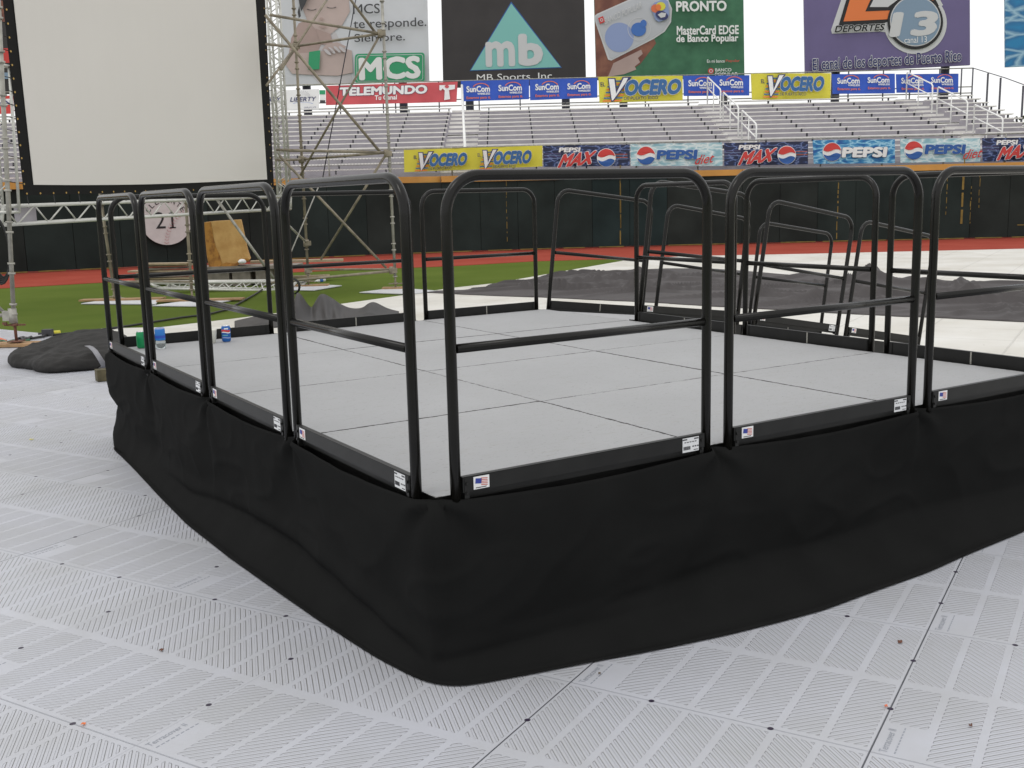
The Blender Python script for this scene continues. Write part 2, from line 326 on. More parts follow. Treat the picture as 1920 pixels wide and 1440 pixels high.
class Sign:
    """flat printed sheet: quad of photo corners (TL, TR, BR, BL) set on a vertical plane at depth Y; drawings are laid on it"""
    def __init__(s, quad, Y, base, thick=.03, wav=0.0, nseg=24, Y2=None):
        s.q = quad; Y2 = Y2 or Y
        s.P = [W(*quad[0], Y), W(*quad[1], Y2), W(*quad[2], Y2), W(*quad[3], Y)]; s.wav = wav
        ex = (s.P[2]-s.P[3]).normalized(); s.n = ex.cross(Vector((0,0,1))).normalized()      # towards the viewer
        s.mb = MB(); s.layer = 0; s.ph = random.random()*6
        s.width = (s.P[2]-s.P[3]).length; s.height = (s.P[0]-s.P[3]).length
        s.mb.use(base); nv = 6 if wav else 1; nu = nseg if wav else 1
        F = [[s.at(i/nu, j/nv, 0) for i in range(nu+1)] for j in range(nv+1)]; s.mb.grid(F, smooth=bool(wav))
        B = [[s.at(i/nu, j/nv, -thick) for i in range(nu+1)] for j in range(nv+1)]; s.mb.grid(B, smooth=bool(wav), flip=True)
        for a, b in (((0,0),(1,0)),((1,0),(1,1)),((1,1),(0,1)),((0,1),(0,0))):
            s.mb.quad(s.at(*a, 0), s.at(*a, -thick), s.at(*b, -thick), s.at(*b, 0))
    def at(s, u, v, off):
        a = s.P[3].lerp(s.P[2], u); b = s.P[0].lerp(s.P[1], u); p = a.lerp(b, v)
        if s.wav: off += s.wav*(math.sin(u*17+s.ph+v*2.2) + .6*math.sin(u*41+2*s.ph-v*4))*(.35+.65*abs(v-.5)*2)
        return p + s.n*off
    def uv(s, x, y):
        (xl, yl), (xr, yr) = s.q[3], s.q[2]; tl, tr = s.q[0], s.q[1]
        u = 0
        v = .5
        for _ in range(4):
            x0 = xl+(tl[0]-xl)*v; x1 = xr+(tr[0]-xr)*v; u = (x-x0)/(x1-x0)
            yb = yl+(yr-yl)*u; yt = tl[1]+(tr[1]-tl[1])*u; v = (yb-y)/(yb-yt)
        return u, v
    def lift(s): s.layer += 1; return s.layer*.012
    def poly(s, key, pts, px=True, off=None):
        off = off or s.lift(); s.mb.use(key); U = [s.uv(*p) if px else p for p in pts]
        V2 = [Vector((a*s.width, b*s.height, 0)) for a, b in U]; k = s.mb.add([s.at(a, b, off) for a, b in U])
        for tri in tessellate_polygon([V2]):
            A, B, C = (V2[i] for i in tri)
            if (B-A).cross(C-A).z < 0: tri = tri[::-1]
            s.mb.face(tuple(k+i for i in tri))
    def rect(s, key, x0, y0, x1, y1):     # photo px, level with the sheet
        u0, vm = s.uv(x0, (y0+y1)/2); u1, _ = s.uv(x1, (y0+y1)/2); hv = abs(s.uv((x0+x1)/2, y0)[1]-s.uv((x0+x1)/2, y1)[1])/2
        s.poly(key, [(u0, vm-hv), (u1, vm-hv), (u1, vm+hv), (u0, vm+hv)], px=False)
    def disc(s, key, cx, cy, rx, ry=None, a0=0, a1=360, r0=0, n=36, rot=0):
        ry = ry or rx; pts = []; rot = R_(rot)
        A = [R_(a0+(a1-a0)*i/n) for i in range(n+1)]
        def pt(a, f): x, y = rx*f*math.cos(a), ry*f*math.sin(a); return (cx+x*math.cos(rot)+y*math.sin(rot), cy-(-x*math.sin(rot)+y*math.cos(rot)))
        if r0 == 0: pts = [pt(a, 1) for a in (A[:-1] if a1-a0 >= 360 else A)]
        else: pts = [pt(a, 1) for a in A] + [pt(a, r0) for a in reversed(A)]
        s.poly(key, pts)
    def text(s, key, txt, x0, y0, x1, y1, shear=0, bold=0.0, outline=None, obold=.03, slope=0, space=1.0, xs=0):
        V0, _ = glyphs(txt, 0, space); mnx = min(v[0] for v in V0); mxx = max(v[0] for v in V0); mny = min(v[1] for v in V0); mxy = max(v[1] for v in V0)
        u0, vm = s.uv(x0, (y0+y1)/2); u1, _ = s.uv(x1, (y0+y1)/2)
        xc = (x0+x1)/2; vt = s.uv(xc, y0)[1]; vb = s.uv(xc, y1)[1]
        for kk, bb in ([(outline, bold+obold)] if outline else []) + [(key, bold)]:
            V, F = glyphs(txt, 0, space); off = s.lift(); s.mb.use(kk)
            sh = [(0, 0)] if bb < .004 else [(0, 0)] + [(bb*math.cos(math.tau*i/8), bb*math.sin(math.tau*i/8)) for i in range(8)]
            for ci, (dx, dy) in enumerate(sh):
                pts = []
                for x, y in V:
                    fx, fy = (x+dx-mnx)/(mxx-mnx), (y+dy-mny)/(mxy-mny)
                    u = u0+(u1-u0)*fx + (fy-.5)*shear*abs(vt-vb)*s.height/s.width
                    v = vb+(vt-vb)*fy + slope*(fx-.5)*(u1-u0)*s.width/s.height
                    pts.append(s.at(u, v, off+ci*.0009))
                k = s.mb.add(pts)
                for f in F: s.mb.face(tuple(k+i for i in f))
    def done(s, name, label, cat, group=None):
        o = s.mb.build(name, origin=s.P[3]); return tag(o, label, cat, group)

# ================================================================ THE SETTING
def sheet_mesh(name, key, pts, z, thick=.03, kind='structure', frame=None):
    mb = MB(); mb.use(key)
    mb.prism([Vector((p[0], p[1], z-thick)) for p in pts], (0, 0, thick)); o = mb.build(name)
    o['kind'] = kind; return o
g = MB(); g.use('lawn'); g.quad((-600,-200,-.012), (600,-200,-.012), (600,900,-.012), (-600,900,-.012)); tag(g.build('ground'), kind='structure')
lawn_pts = [(-30, -6), (30, -6), (30, 40), (-30, 40)]
g = MB(); g.use('lawn'); g.quad(*[(x, y, -.004) for x, y in lawn_pts]); tag(g.build('lawn'), kind='structure')
# warning track: from its inner edge to behind the wall
inner = [(-26, 13), (-17.5, 18.6)] + [tuple(G(*q)[:2]) for q in ((0,541),(190,530),(400,517.5),(600,508.5),(850,499),(1000,490),(1180,485),(1300,480))] + [(8, 28.6), (16, 28.4), (30, 27)]
sheet_mesh('running_track', 'track', inner + [(30, 36), (-26, 36)], .006, .012)
# moulded plastic floor, its local axes along the tile grid
GA = YAW + R_(27.3); gu = Vector((math.cos(GA), math.sin(GA), 0)); gn = Vector((-math.sin(GA), math.cos(GA), 0))
GO = SA + gu*.2 - gn*.40
left_edge = [tuple(G(*q)[:2]) for q in ((0,617),(60,623),(108,627),(190,616),(300,614),(436,598),(560,582),(640,570),(754,554),(847,540),(930,531),(1060,508),(1180,487),(1290,478))]
cover = [(-16, -4), (-16, 12.2), (-9.5, 14.6)] + left_edge[0:] + [tuple(G(1440,475)[:2]), tuple(G(1920,463)[:2]), (26, 29), (26, -4)]
def split_y(poly, f):       # clip polygon to f(p) >= 0
    out = []
    for i in range(len(poly)):
        a, b = poly[i], poly[(i+1) % len(poly)]; fa, fb = f(a), f(b)
        if fa >= 0: out.append(a)
        if (fa >= 0) != (fb >= 0):
            t = fa/(fa-fb); out.append((a[0]+(b[0]-a[0])*t, a[1]+(b[1]-a[1])*t))
    return out
BN = 7.6      # tile rows up to here are the grey ones, beyond lie the white ones
def fdist(p): q = Vector((p[0], p[1], 0))-GO; return BN - q.dot(gn)*.92 - q.dot(gu)*.40
ce = [tuple(q[:2]) for q in (G(190,616)+Vector((0,0,0)), G(228,636), S(.25, 4*MBB-.25), S(.6, 4*MBB-.6), S(3*MA-.5, .5), S(3*MA+.3, -.05), Vector((26, 5.2, 0)))]
li = left_edge.index(ce[0])
near = [(-16, -4), (-16, 12.2), (-9.5, 14.6)] + left_edge[:li+1] + ce[1:] + [(26, -4)]
farp = left_edge[li:] + [tuple(G(1440,475)[:2]), tuple(G(1920,463)[:2]), (26, 29)] + ce[:0:-1]
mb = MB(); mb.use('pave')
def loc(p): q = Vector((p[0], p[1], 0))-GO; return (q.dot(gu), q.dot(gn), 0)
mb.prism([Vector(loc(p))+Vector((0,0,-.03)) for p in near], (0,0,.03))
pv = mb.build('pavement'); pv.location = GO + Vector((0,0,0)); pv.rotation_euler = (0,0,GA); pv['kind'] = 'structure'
GZ = 0.0
# white cover beyond: square tiles whose joints show
def white_tiles():
    m = bpy.data.materials.new('white_tiles'); m.use_nodes = True; t = m.node_tree; b = t.nodes['Principled BSDF']; N = NX(t)
    tc = t.nodes.new('ShaderNodeTexCoord'); s = t.nodes.new('ShaderNodeSeparateXYZ'); t.links.new(tc.outputs['Object'], s.inputs[0])
    e = N.m('MINIMUM', N.m('ABSOLUTE', N.m('SUBTRACT', N.m('FRACT', s.outputs[0]), .5)), N.m('ABSOLUTE', N.m('SUBTRACT', N.m('FRACT', s.outputs[1]), .5)))
    j = N.m('SUBTRACT', 1, N.ss(e, .006, .016))
    nz = t.nodes.new('ShaderNodeTexNoise'); nz.inputs['Scale'].default_value = .9; nz.inputs['Detail'].default_value = 8; t.links.new(tc.outputs['Object'], nz.inputs['Vector'])
    r = t.nodes.new('ShaderNodeValToRGB'); r.color_ramp.elements[0].position = .32; r.color_ramp.elements[1].position = .66
    r.color_ramp.elements[0].color = (.60, .575, .51, 1); r.color_ramp.elements[1].color = (.74, .725, .68, 1); t.links.new(nz.outputs[0], r.inputs[0])
    x = t.nodes.new('ShaderNodeMix'); x.data_type = 'RGBA'; t.links.new(N.m('MULTIPLY', j, .28), x.inputs[0]); t.links.new(r.outputs[0], x.inputs[6]); x.inputs[7].default_value = (.32, .31, .28, 1)
    sp = t.nodes.new('ShaderNodeTexNoise'); sp.inputs['Scale'].default_value = 9; sp.inputs['Detail'].default_value = 3; t.links.new(tc.outputs['Object'], sp.inputs['Vector'])
    y = t.nodes.new('ShaderNodeMix'); y.data_type = 'RGBA'; t.links.new(N.m('MULTIPLY', N.ss(sp.outputs[0], .70, .76), .5), y.inputs[0]); t.links.new(x.outputs[2], y.inputs[6]); y.inputs[7].default_value = (.2, .19, .16, 1)
    t.links.new(y.outputs[2], b.inputs['Base Color']); b.inputs['Roughness'].default_value = .55
    bp = t.nodes.new('ShaderNodeBump'); bp.inputs['Strength'].default_value = .4; bp.inputs['Distance'].default_value = .01; t.links.new(N.m('SUBTRACT', 1, j), bp.inputs['Height']); t.links.new(bp.outputs[0], b.inputs['Normal'])
    return m
K['wtile'] = white_tiles()
mb = MB(); mb.use('wtile'); mb.prism([Vector(loc(p))+Vector((0,0,-.027)) for p in farp], (0,0,.03))
o = mb.build('pavement'); o.location = GO; o.rotation_euler = (0,0,GA); o['kind'] = 'structure'
# moulded name in the corner of the nearest tiles (part of the floor)
mb = MB(); mb.use('mgrey')
V1, F1 = glyphs('Terracover II', 0.0)
for i in range(-3, 3):
    for j in range(-3, 4):
        o0 = GO + gu*(i*1.012+.015) + gn*(j*1.0-.045)
        for x0, sc, (V, F) in ((0, .034, (V1, F1)),):
            k = mb.add([o0 + gu*(x*sc*.86) + gn*(y*sc*1.0) + Vector((0,0,.0008)) for x, y in V])
            for f in F: mb.face(tuple(k+q for q in f))
        for q in range(9):
            c = o0 + gu*(.012+q*.02) + gn*(-.022); mb.box(c+Vector((0,0,.0004)), (.013, .004, .0008), (gu, gn, Vector((0,0,1))))
o = mb.build('tile_lettering'); o.parent = pv; o.matrix_parent_inverse = Matrix.Rotation(-GA, 4, 'Z') @ Matrix.Translation(-GO)

# ================================================================ OUTFIELD WALL
base_px = [(-330,527),(-160,522),(0,515),(190,506),(400,495.5),(538,486.5),(762,476),(1025,467),(1310,460),(1515,454),(1920,446),(2200,440)]
WP = [G(*q) for q in base_px]
for q in WP: q.y = min(q.y, 34.9) if q.x > 2 else q.y
def resample(P, step):
    out = [P[0].copy()]; d = 0
    for a, b in zip(P, P[1:]):
        L = (b-a).length; t = step-d
        while t < L: out.append(a.lerp(b, t/L)); t += step
        d = L-(t-step)
    return out
for _ in range(2): WP = [WP[0]] + [(WP[i-1]+WP[i]*4+WP[i+1])/6 for i in range(1, len(WP)-1)] + [WP[-1]]
secs = resample(WP, 1.22)
wall = empty('outfield_wall', secs[len(secs)//2], 'dark green padded outfield wall with an orange top edge behind the red track', 'wall')
up = Vector((0,0,1)); TOPZ = 2.42
mbw, mbt, mbs = MB(), MB(), MB(); random.seed(3)
for i, (a, b) in enumerate(zip(secs, secs[1:])):
    d = (b-a).normalized(); nrm = d.cross(up).normalized(); L = (b-a).length
    mbw.use(random.choice(['wallg', 'wallg', 'wallh', 'wallc']) if i % 2 == 0 else mbw.names[mbw.cur])
    c = (a+b)/2 - nrm*.1 + nrm*random.uniform(0, .008)
    mbw.box(c+up*((TOPZ-.2)/2+.02), (L-.012, .2, TOPZ-.24), (d, nrm, up))
    if i % 4 == 0: mbt.use('ochre')
    if i % 2 == 0: mbt.box((a+b)/2+d*L/2 - nrm*.08+up*(TOPZ-.105), (2*L-.010, .26, .19), (d, nrm, up))
# thin ochre marks down the pads and along their foot
def wall_point(u):
    best = min(range(len(secs)-1), key=lambda i: abs((secs[i].x+secs[i+1].x)/2/((secs[i].y+secs[i+1].y)/2) - ray(u, 400).x/ray(u, 400).y))
    a, b = secs[best], secs[best+1]; d = (b-a); r = ray(u, 400); den = d.x*r.y-d.y*r.x
    t = (a.y*r.x-a.x*r.y)/den if abs(den) > 1e-9 else 0
    return a+d*t, d.normalized()
mbs.use('ochre2')
for u, z0, z1, wd in ((950,.3,2.1,.025),(1163,.1,2.2,.05),(1163,.1,2.2,.03),(1570,.1,2.1,.04),(1773,.8,2.1,.03),(1803,.5,2.15,.07),(1819,.5,1.8,.03),(1834,1.0,2.1,.03)):
    p, d = wall_point(u); nrm = d.cross(up).normalized(); z = z0
    while z < z1:
        h = random.uniform(.05, .3)
        if u in (1163, 1803): h = .45
        mbs.box(p+nrm*.012+up*(z+h/2)+d*random.uniform(-.01,.01), (wd*random.uniform(.5,1), .004, h), (d, nrm, up)); z += h+random.uniform(.02, .12)
for i, (a, b) in enumerate(zip(secs, secs[1:])):
    d = (b-a).normalized(); nrm = d.cross(up).normalized()
    if random.random() < .75: mbs.box((a+b)/2+nrm*.012+up*.035, ((b-a).length*random.uniform(.5, 1), .004, .03), (d, nrm, up))
    if a.x > 15 and random.random() < .7: mbs.box((a+b)/2+nrm*.012+up*.42, ((b-a).length*random.uniform(.3,.9), .004, .03), (d, nrm, up))
org = wall.location
mbw.build('wall_padding', wall, org); mbt.build('top_padding', wall, org); mbs.build('paint_mark', wall, org)

# baseball sign on the wall
pw, dw = wall_point(309); nw = dw.cross(up).normalized(); zc = W(309, 412, pw.y).z; rb = 46/FPX*pw.y
c0 = pw + nw*.10; c0.z = zc
bb = empty('baseball_sign', c0, 'round white baseball sign with number 21 and red stitching on the wall', 'sign')
mb = MB(); mb.use('ball'); ring = [c0 + dw*math.cos(t*math.tau/48)*rb + up*math.sin(t*math.tau/48)*rb for t in range(48)]
mb.prism(ring, nw*.03); mb.build('sign_face', bb, c0)
def wtext(mb, txt, c, wd, ht, rot=0, bold=0.0):
    V, F = glyphs(txt, bold); mnx = min(v[0] for v in V); mxx = max(v[0] for v in V); mny = min(v[1] for v in V); mxy = max(v[1] for v in V)
    pts = []
    for x, y in V:
        a, b = ((x-mnx)/(mxx-mnx)-.5)*wd, ((y-mny)/(mxy-mny)-.5)*ht
        a, b = a*math.cos(rot)-b*math.sin(rot), a*math.sin(rot)+b*math.cos(rot); pts.append(c+dw*a+up*b+nw*.038)
    k = mb.add(pts)
    for f in F: mb.face(tuple(k+i for i in f))
mb = MB(); mb.use('black'); wtext(mb, '2', c0-dw*.17-up*.01, .27, .46); q_ = c0+dw*.16-up*.01+nw*.038; mb.box(q_, (.055,.004,.46), (dw, nw, up)); mb.box(q_-up*.215, (.17,.004,.035), (dw, nw, up)); mb.box(q_-dw*.045+up*.185, (.07,.004,.03), (dw, nw, up))
mb.build('number', bb, c0)
mb = MB(); mb.use('black')
for i, ch in enumerate('CLEMENTE'):
    a = R_(150 - i*17); wtext(mb, ch, c0+(dw*math.cos(a)+up*math.sin(a))*rb*.78, .10, .14, a-math.pi/2)
mb.build('lettering', bb, c0)
mb = MB(); mb.use('stitch')
for i in range(17):      # curved seam from the foot of the ball to its right side
    t = i/16; ctr = c0 + dw*rb*(1.45) + up*rb*(-1.05); R = rb*1.52; a = R_(180-4) - R_(74)*t
    p = ctr + (dw*math.cos(a)+up*math.sin(a))*R; td = (dw*-math.sin(a)+up*math.cos(a)); rd = dw*math.cos(a)+up*math.sin(a)
    if (p-c0).length > rb*.97: continue
    mb = MB(); mb.use('stitch')
    for sg in (-1, 1): mb.beam(p+nw*.036, p+nw*.036+rd*sg*.06-td*.035, .004, .014, nw)
    mb.build('stitch', bb, c0)

# ================================================================ BLEACHERS
ROW0, RUN, RISE, NR = 37.0, .76, .214, 14; BZ = 2.77
XL, XR = -27.0, W(1825, 190, 46.9).x
aisles = [(W(836,250,42).x, W(897,250,42).x), (8.35, 9.3), (16.9, 17.8)]
segs = []; x = XL
for a, b in aisles: segs.append((x, a)); x = b
segs.append((x, XR))
bl = empty('bleachers', (0, 42, 0), 'grey aluminium bleachers with bench rows behind the outfield wall', 'bleachers'); bo = bl.location
for k in range(NR):
    Y, z = ROW0+RUN*k, BZ+RISE*k
    mb = MB(); mb.use('tread'); mb.box(((XL+XR)/2, Y+RUN/2, z-.20), (XR-XL, RUN-.02, .04))
    mb.use('riser'); mb.box(((XL+XR)/2, Y+.012, z-.20-RISE/2+.0), (XR-XL, .02, RISE-.03))
    mb.build('row_deck', bl, bo)
    mb = MB(); mb.use('seat')
    for a, b in segs:
        n = max(1, round((b-a)/4.9))
        for i in range(n):
            x0, x1 = a+(b-a)*i/n, a+(b-a)*(i+1)/n
            mb.box(((x0+x1)/2, Y+.15, z+.0), (x1-x0-.015, .25, .042))
    mb.use('dark')
    x = XL+.5
    while x < XR:
        if any(a < x < b for a, b in segs): mb.box((x, Y+.07, z-.085), (.045, .09, .13))
        x += 1.72
    mb.build('bench', bl, bo)
    for a, b in aisles:
        mb = MB(); mb.use('seat'); mb.box(((a+b)/2, Y+.42, z-.10), (b-a-.04, .3, .05)); mb.box(((a+b)/2, Y+.28, z-.14), (b-a-.04, .02, .10))
        mb.build('aisle_step', bl, bo)
mb = MB(); mb.use('riser'); mb.box(((XL+XR)/2, ROW0-.12, 1.3), (XR-XL, .2, 2.3)); mb.build('front_panel', bl, bo)
mb = MB(); mb.use('riser'); mb.box((XR-.02, ROW0+NR*RUN/2, 1.2), (.03, NR*RUN, 2.2)); mb.build('end_panel', bl, bo)
# white stair rails in the two right-hand aisles
for ai, xx in enumerate((8.75, 17.35)):
    for k0, k1 in ((13.4, 9.6), (8.9, 5.1), (4.3, 1.2)):
        mb = MB(); mb.use('white_rail'); A = Vector((xx, ROW0+RUN*k0, BZ+RISE*k0)); B = Vector((xx, ROW0+RUN*k1, BZ+RISE*k1))
        h = up*.98; q = [A-up*.15, A+h*.95, A+h+(B-A)*.03, B+h+(A-B)*.05, B+h*.93, B-up*.15]; mb.tube(q, .03, 8)
        mb.tube([A+up*.52, B+up*.52], .024, 8); M2 = A.lerp(B, .48); mb.tube([M2-up*.15, M2+h], .024, 8)
        mb.build('stair_rail', bl, bo)
mb = MB(); mb.use('white_rail'); mb.tube([W(866,160,46.5), W(869,225,42.5), W(872,279,38.5)], [.05,.05,.055], 8); mb.build('drain_pipe', bl, bo)
# guard fence along the back and down the right-hand end
fb = empty('guard_fence', (0, 47.6, 0), 'thin dark guard fence along the top and right end of the bleachers', 'fence')
YB = 47.6; zt = W(1120, 146, YB).z+.02; zb = BZ+RISE*13
for px in [560,637,718,741,823,898,975,1060,1140,1210,1290,1360,1440,1520,1590,1655,1705,1760,1801,1822]:
    p = W(px, 180, YB); mb = MB(); mb.use('fpost'); mb.tube([(p.x, YB, zb-.5), (p.x, YB, zt)], .03, 6); mb.build('post', fb, fb.location)
mb = MB(); mb.use('steel')
for z in (zt, zb+.42, zb+.16): mb.tube([(XL, YB, z), (W(1822,180,YB).x, YB, z)], .026, 6)
mb.build('rail', fb, fb.location)
xr = W(1822, 180, YB).x
mb = MB(); mb.use('fpost'); mb.tube([(xr, YB, zt), (xr, 44.5, zt-.75), (xr, 37.2, zt-2.7)], .018, 6); mb.build('rail', fb, fb.location)
for yy in (46.1, 44.9, 42.9, 41.2):
    t = (YB-yy)/(YB-37.2); zz = zt-2.7*t; mb = MB(); mb.use('fpost'); mb.box((xr, yy, zz-.75), (.06, .06, 1.5)); mb.build('post', fb, fb.location)
# wire fence standing on the front edge, seen left of the lower banners
ff = empty('wire_fence', (0, 36.2, 2.3), 'grey wire mesh fence above the outfield wall left of the double yellow banner', 'fence')
xa, xb = W(500, 300, 36.2).x, W(2000, 300, 36.2).x; fz = W(757, 279, 36.2).z
for i in range(14):
    x = xa+(xb-xa)*i/13; mb = MB(); mb.use('steel'); mb.tube([(x, 36.25, 2.0), (x, 36.25, fz)], .03, 6); mb.build('post', ff, ff.location)
mb = MB(); mb.use('steel'); mb.tube([(-17, 36.25, fz), (xb, 36.25, fz)], .022, 6); mb.tube([(-17, 36.25, fz-.5), (xb, 36.25, fz-.5)], .012, 6); mb.build('rail', ff, ff.location)
mb = MB(); mb.use('fence'); x = -17.0; H2 = fz-2.25
while x < W(765, 300, 36.2).x:
    for sg in (0, 1): mb.beam((x+sg*H2, 36.22, 2.25), (x+(1-sg)*H2, 36.23, fz), .006, .006)
    x += .11
mb.build('wire_mesh', ff, ff.location)

# ================================================================ BANNERS AND BILLBOARDS
YT, YL, YBILL = 47.3, 36.0, 57.0
def vocero(s, x0, x1, y0, y1):      # masthead inside the given photo box
    w_, h_ = x1-x0, y1-y0
    s.text('navy', 'EL', x0, y0+h_*.20, x0+w_*.055, y0+h_*.36, bold=.01)
    for i in range(8):
        t = i/7; yy = y0+h_*(.13+.80*t); xs = x0+w_*(.11-.085*t); s.rect('orange' if i % 2 else 'vblue', xs, yy, x0+w_*(.36-.10*t), yy+h_*.052)
    yb = y1-h_*.02
    s.poly('navy', [(x0+w_*.085, y0+h_*.04), (x0+w_*.185, y0+h_*.04), (x0+w_*.20, y0+h_*.52), (x0+w_*.27, y0-h_*.0), (x0+w_*.39, y0-h_*.01), (x0+w_*.155, yb), (x0+w_*.13, yb)])
    s.poly('white', [(x0+w_*.098, y0+h_*.08), (x0+w_*.168, y0+h_*.08), (x0+w_*.19, y0+h_*.66), (x0+w_*.285, y0+h_*.04), (x0+w_*.355, y0+h_*.03), (x0+w_*.152, yb-h_*.05), (x0+w_*.138, yb-h_*.05)])
    s.text('vblue', 'OCERO', x0+w_*.31, y0+h_*.13, x1-w_*.01, y0+h_*.68, shear=.18, bold=.055, outline='lgrey', obold=.03)
    s.text('navy', 'DE PUERTO RICO', x0+w_*.29, y0+h_*.78, x0+w_*.71, y0+h_*.90, bold=.008)
def suncom(s, x0, y0, x1):
    w_ = x1-x0
    s.text('white', 'SunCom', x0, y0+w_*.10, x1-w_*.04, y0+w_*.34, bold=.035)
    s.disc('orange2', x0+w_*.60, y0+w_*.24, w_*.38, w_*.27, 25, 155, r0=.88)
    s.text('white', 'WIRELESS', x0+w_*.45, y0+w_*.38, x1-w_*.03, y0+w_*.455, bold=.04)
    s.text('orange2', 'Estamos para ti.', x0, y0+w_*.53, x1, y0+w_*.66, bold=.03)
G1 = 'advertising banners along the top of the bleachers'; G2 = 'soft drink and newspaper banners along the outfield wall'
def sun_banner(q, xs, label):
    s = Sign(q, YT, 'sblue', wav=.012)
    for x0, y0, x1 in xs: suncom(s, x0, y0, x1)
    return s.done('banner', label, 'banner', G1)
sun_banner([(864,152),(992,149),(992,186),(866,190)], [(875,157,920),(935,155,980)], 'blue banner with white SunCom lettering directly right of the red banner')
sun_banner([(993,149),(1120,146),(1120,183),(994,188)], [(1004,153,1049),(1064,152,1108)], 'blue SunCom banner touching the left end of the biggest yellow banner')
sun_banner([(1281,142),(1405,141),(1405,179),(1282,180)], [(1291,146,1336),(1349,145,1394)], 'blue SunCom banner hanging alone between the two single yellow banners')
sun_banner([(1560,139),(1678,138),(1678,175),(1561,176)], [(1570,142,1613),(1626,141,1668)], 'blue SunCom banner just right of the second single yellow banner')
sun_banner([(1680,139),(1797,138),(1797,173),(1681,174)], [(1690,142,1732),(1745,141,1787)], 'blue SunCom banner at the far right end of the top row')
s = Sign([(1122,144),(1280,142),(1280,188),(1124,193)], YT+.03, 'yellow', wav=.014); vocero(s, 1126, 1276, 145, 192)
s.done('banner', 'largest single yellow El Vocero banner, between blue banners in the top row', 'banner', G1)
s = Sign([(1408,138),(1558,137),(1557,187),(1410,187)], YT+.03, 'yellow', wav=.014); vocero(s, 1427, 1543, 140, 184)
s.done('banner', 'smaller single yellow El Vocero banner, right of the lone blue banner', 'banner', G1)
s = Sign([(611,161),(858,153),(856,191),(611,197)], YT, 'tred', wav=.02, nseg=40)
s.text('white', 'TELEMUNDO', 638, 162.5, 800, 177, bold=.05, outline='navy', obold=.03); s.text('white', 'Tu Canal', 703, 178.5, 744, 187, bold=.03)
s.poly('white', [(824,160),(853,159),(853,167),(842,169),(844,186),(833,188),(834,170),(830,166),(827,170),(824,169)]); s.disc('tred', 838, 162.5, 4, 3)
s.done('banner', 'long red Telemundo banner with white letters behind the scaffold tower', 'banner', G1)
s = Sign([(531,169),(598,167),(598,205),(532,207)], YT, 'white'); s.text('navy', 'LIBERTY', 545, 182, 592, 190, shear=.25, bold=.01)
for i in range(9): a = R_(20+i*17.5); s.poly('lgrey', [(570+2*math.cos(a), 181-2*math.sin(a)), (570+12*math.cos(a-.06), 181-11*math.sin(a-.06)), (570+12*math.cos(a+.06), 181-11*math.sin(a+.06))])
s.disc('lblue', 569, 196, 21, 4, 20, 160, r0=.85); s.text('navy', 'SIMPLIFICATE', 571, 200.5, 594, 203.5)
s.done('banner', 'small white banner with dark LIBERTY lettering left of the red banner', 'banner', G1)
s = Sign([(470,171),(529,169),(530,207),(471,209)], YT, 'white'); s.text('navy', 'LIBERTY', 480, 183, 526, 191, shear=.25, bold=.01)
s.done('banner', 'white banner mostly hidden behind the right edge of the big screen', 'banner', G1)
s = Sign([(599,169),(610,169),(610,194),(600,194)], YT, 'white'); s.rect('green', 599, 169, 610, 177); s.rect('dgrey', 600, 188, 610, 194)
s.done('banner', 'narrow green, white and dark banner strip between the LIBERTY and red banners', 'banner', G1)
s = Sign([(-60,181),(24,179),(26,213),(-58,215)], YT, 'red'); s.rect('white', -60, 187, 25, 198); s.text('navy', 'MANN', -35, 188, 21, 197, bold=.02)
s.done('banner', 'red banner with a white stripe left of the big screen', 'banner', G1)
# lower row
s = Sign([(757,281),(1017,273),(1017,312),(758,323)], YL, 'yellow', wav=.016, nseg=40); vocero(s, 776, 876, 284, 322); vocero(s, 896, 996, 280, 319)
s.done('banner', 'long yellow banner carrying the El Vocero name twice', 'banner', G2)
def globe(s, cx, cy, r):
    s.disc('white', cx, cy, r*1.06); top = []; bot = []
    n = 20
    for i in range(n+1): a = R_(14+(168-14)*i/n); top.append((cx+r*math.cos(a), cy-r*math.sin(a)))
    wave = [(cx-r*.97+r*1.94*i/12, cy-r*.18+r*.14*math.sin(i/12*math.tau)) for i in range(13)]
    s.poly('red', top+wave)
    for i in range(n+1): a = R_(192+(346-192)*i/n); bot.append((cx+r*math.cos(a), cy-r*math.sin(a)))
    wave = [(cx+r*.93-r*1.86*i/12, cy+r*.26-r*.15*math.sin((1-i/12)*math.tau)*-1) for i in range(13)]
    s.poly('pblue', bot+wave)
def pmax(q, x, y, label):
    s = Sign(q, YL, 'iced', wav=.01); s.text('white', 'PEPSI', x+31, y+5, x+69, y+13, shear=.2, bold=.05)
    for dy in (16, 19, 22, 25): s.rect('lblue' if dy % 2 else 'purple', x+2, y+dy, x+34, y+dy+.8); s.rect('lblue' if dy % 2 else 'orange2', x+130, y+dy+1, x+158, y+dy+1.8)
    s.text('red', 'MAX', x+34, y+15.5, x+94, y+38, shear=.5, bold=.05, outline='white', obold=.035, slope=.10); globe(s, x+118, y+24, 16.5); return s.done('banner', label, 'banner', G2)
def pdiet(q, x, y, label):
    s = Sign(q, YL, 'ice', wav=.01); globe(s, x+29, y+23, 17); s.text('pblue', 'PEPSI', x+51, y+13, x+123, y+29, shear=.15, bold=.055, outline='white', obold=.02)
    s.text('red', 'diet', x+122, y+20, x+156, y+38, shear=.45, bold=.01, slope=.12); return s.done('banner', label, 'banner', G2)
pmax([(1018,273),(1181,271),(1181,311),(1019,313)], 1018, 272, 'dark Pepsi Max banner next to the long yellow banner')
pdiet([(1182,270),(1354,267),(1355,311),(1183,311)], 1182, 269, 'pale icy Pepsi diet banner between the two dark banners')
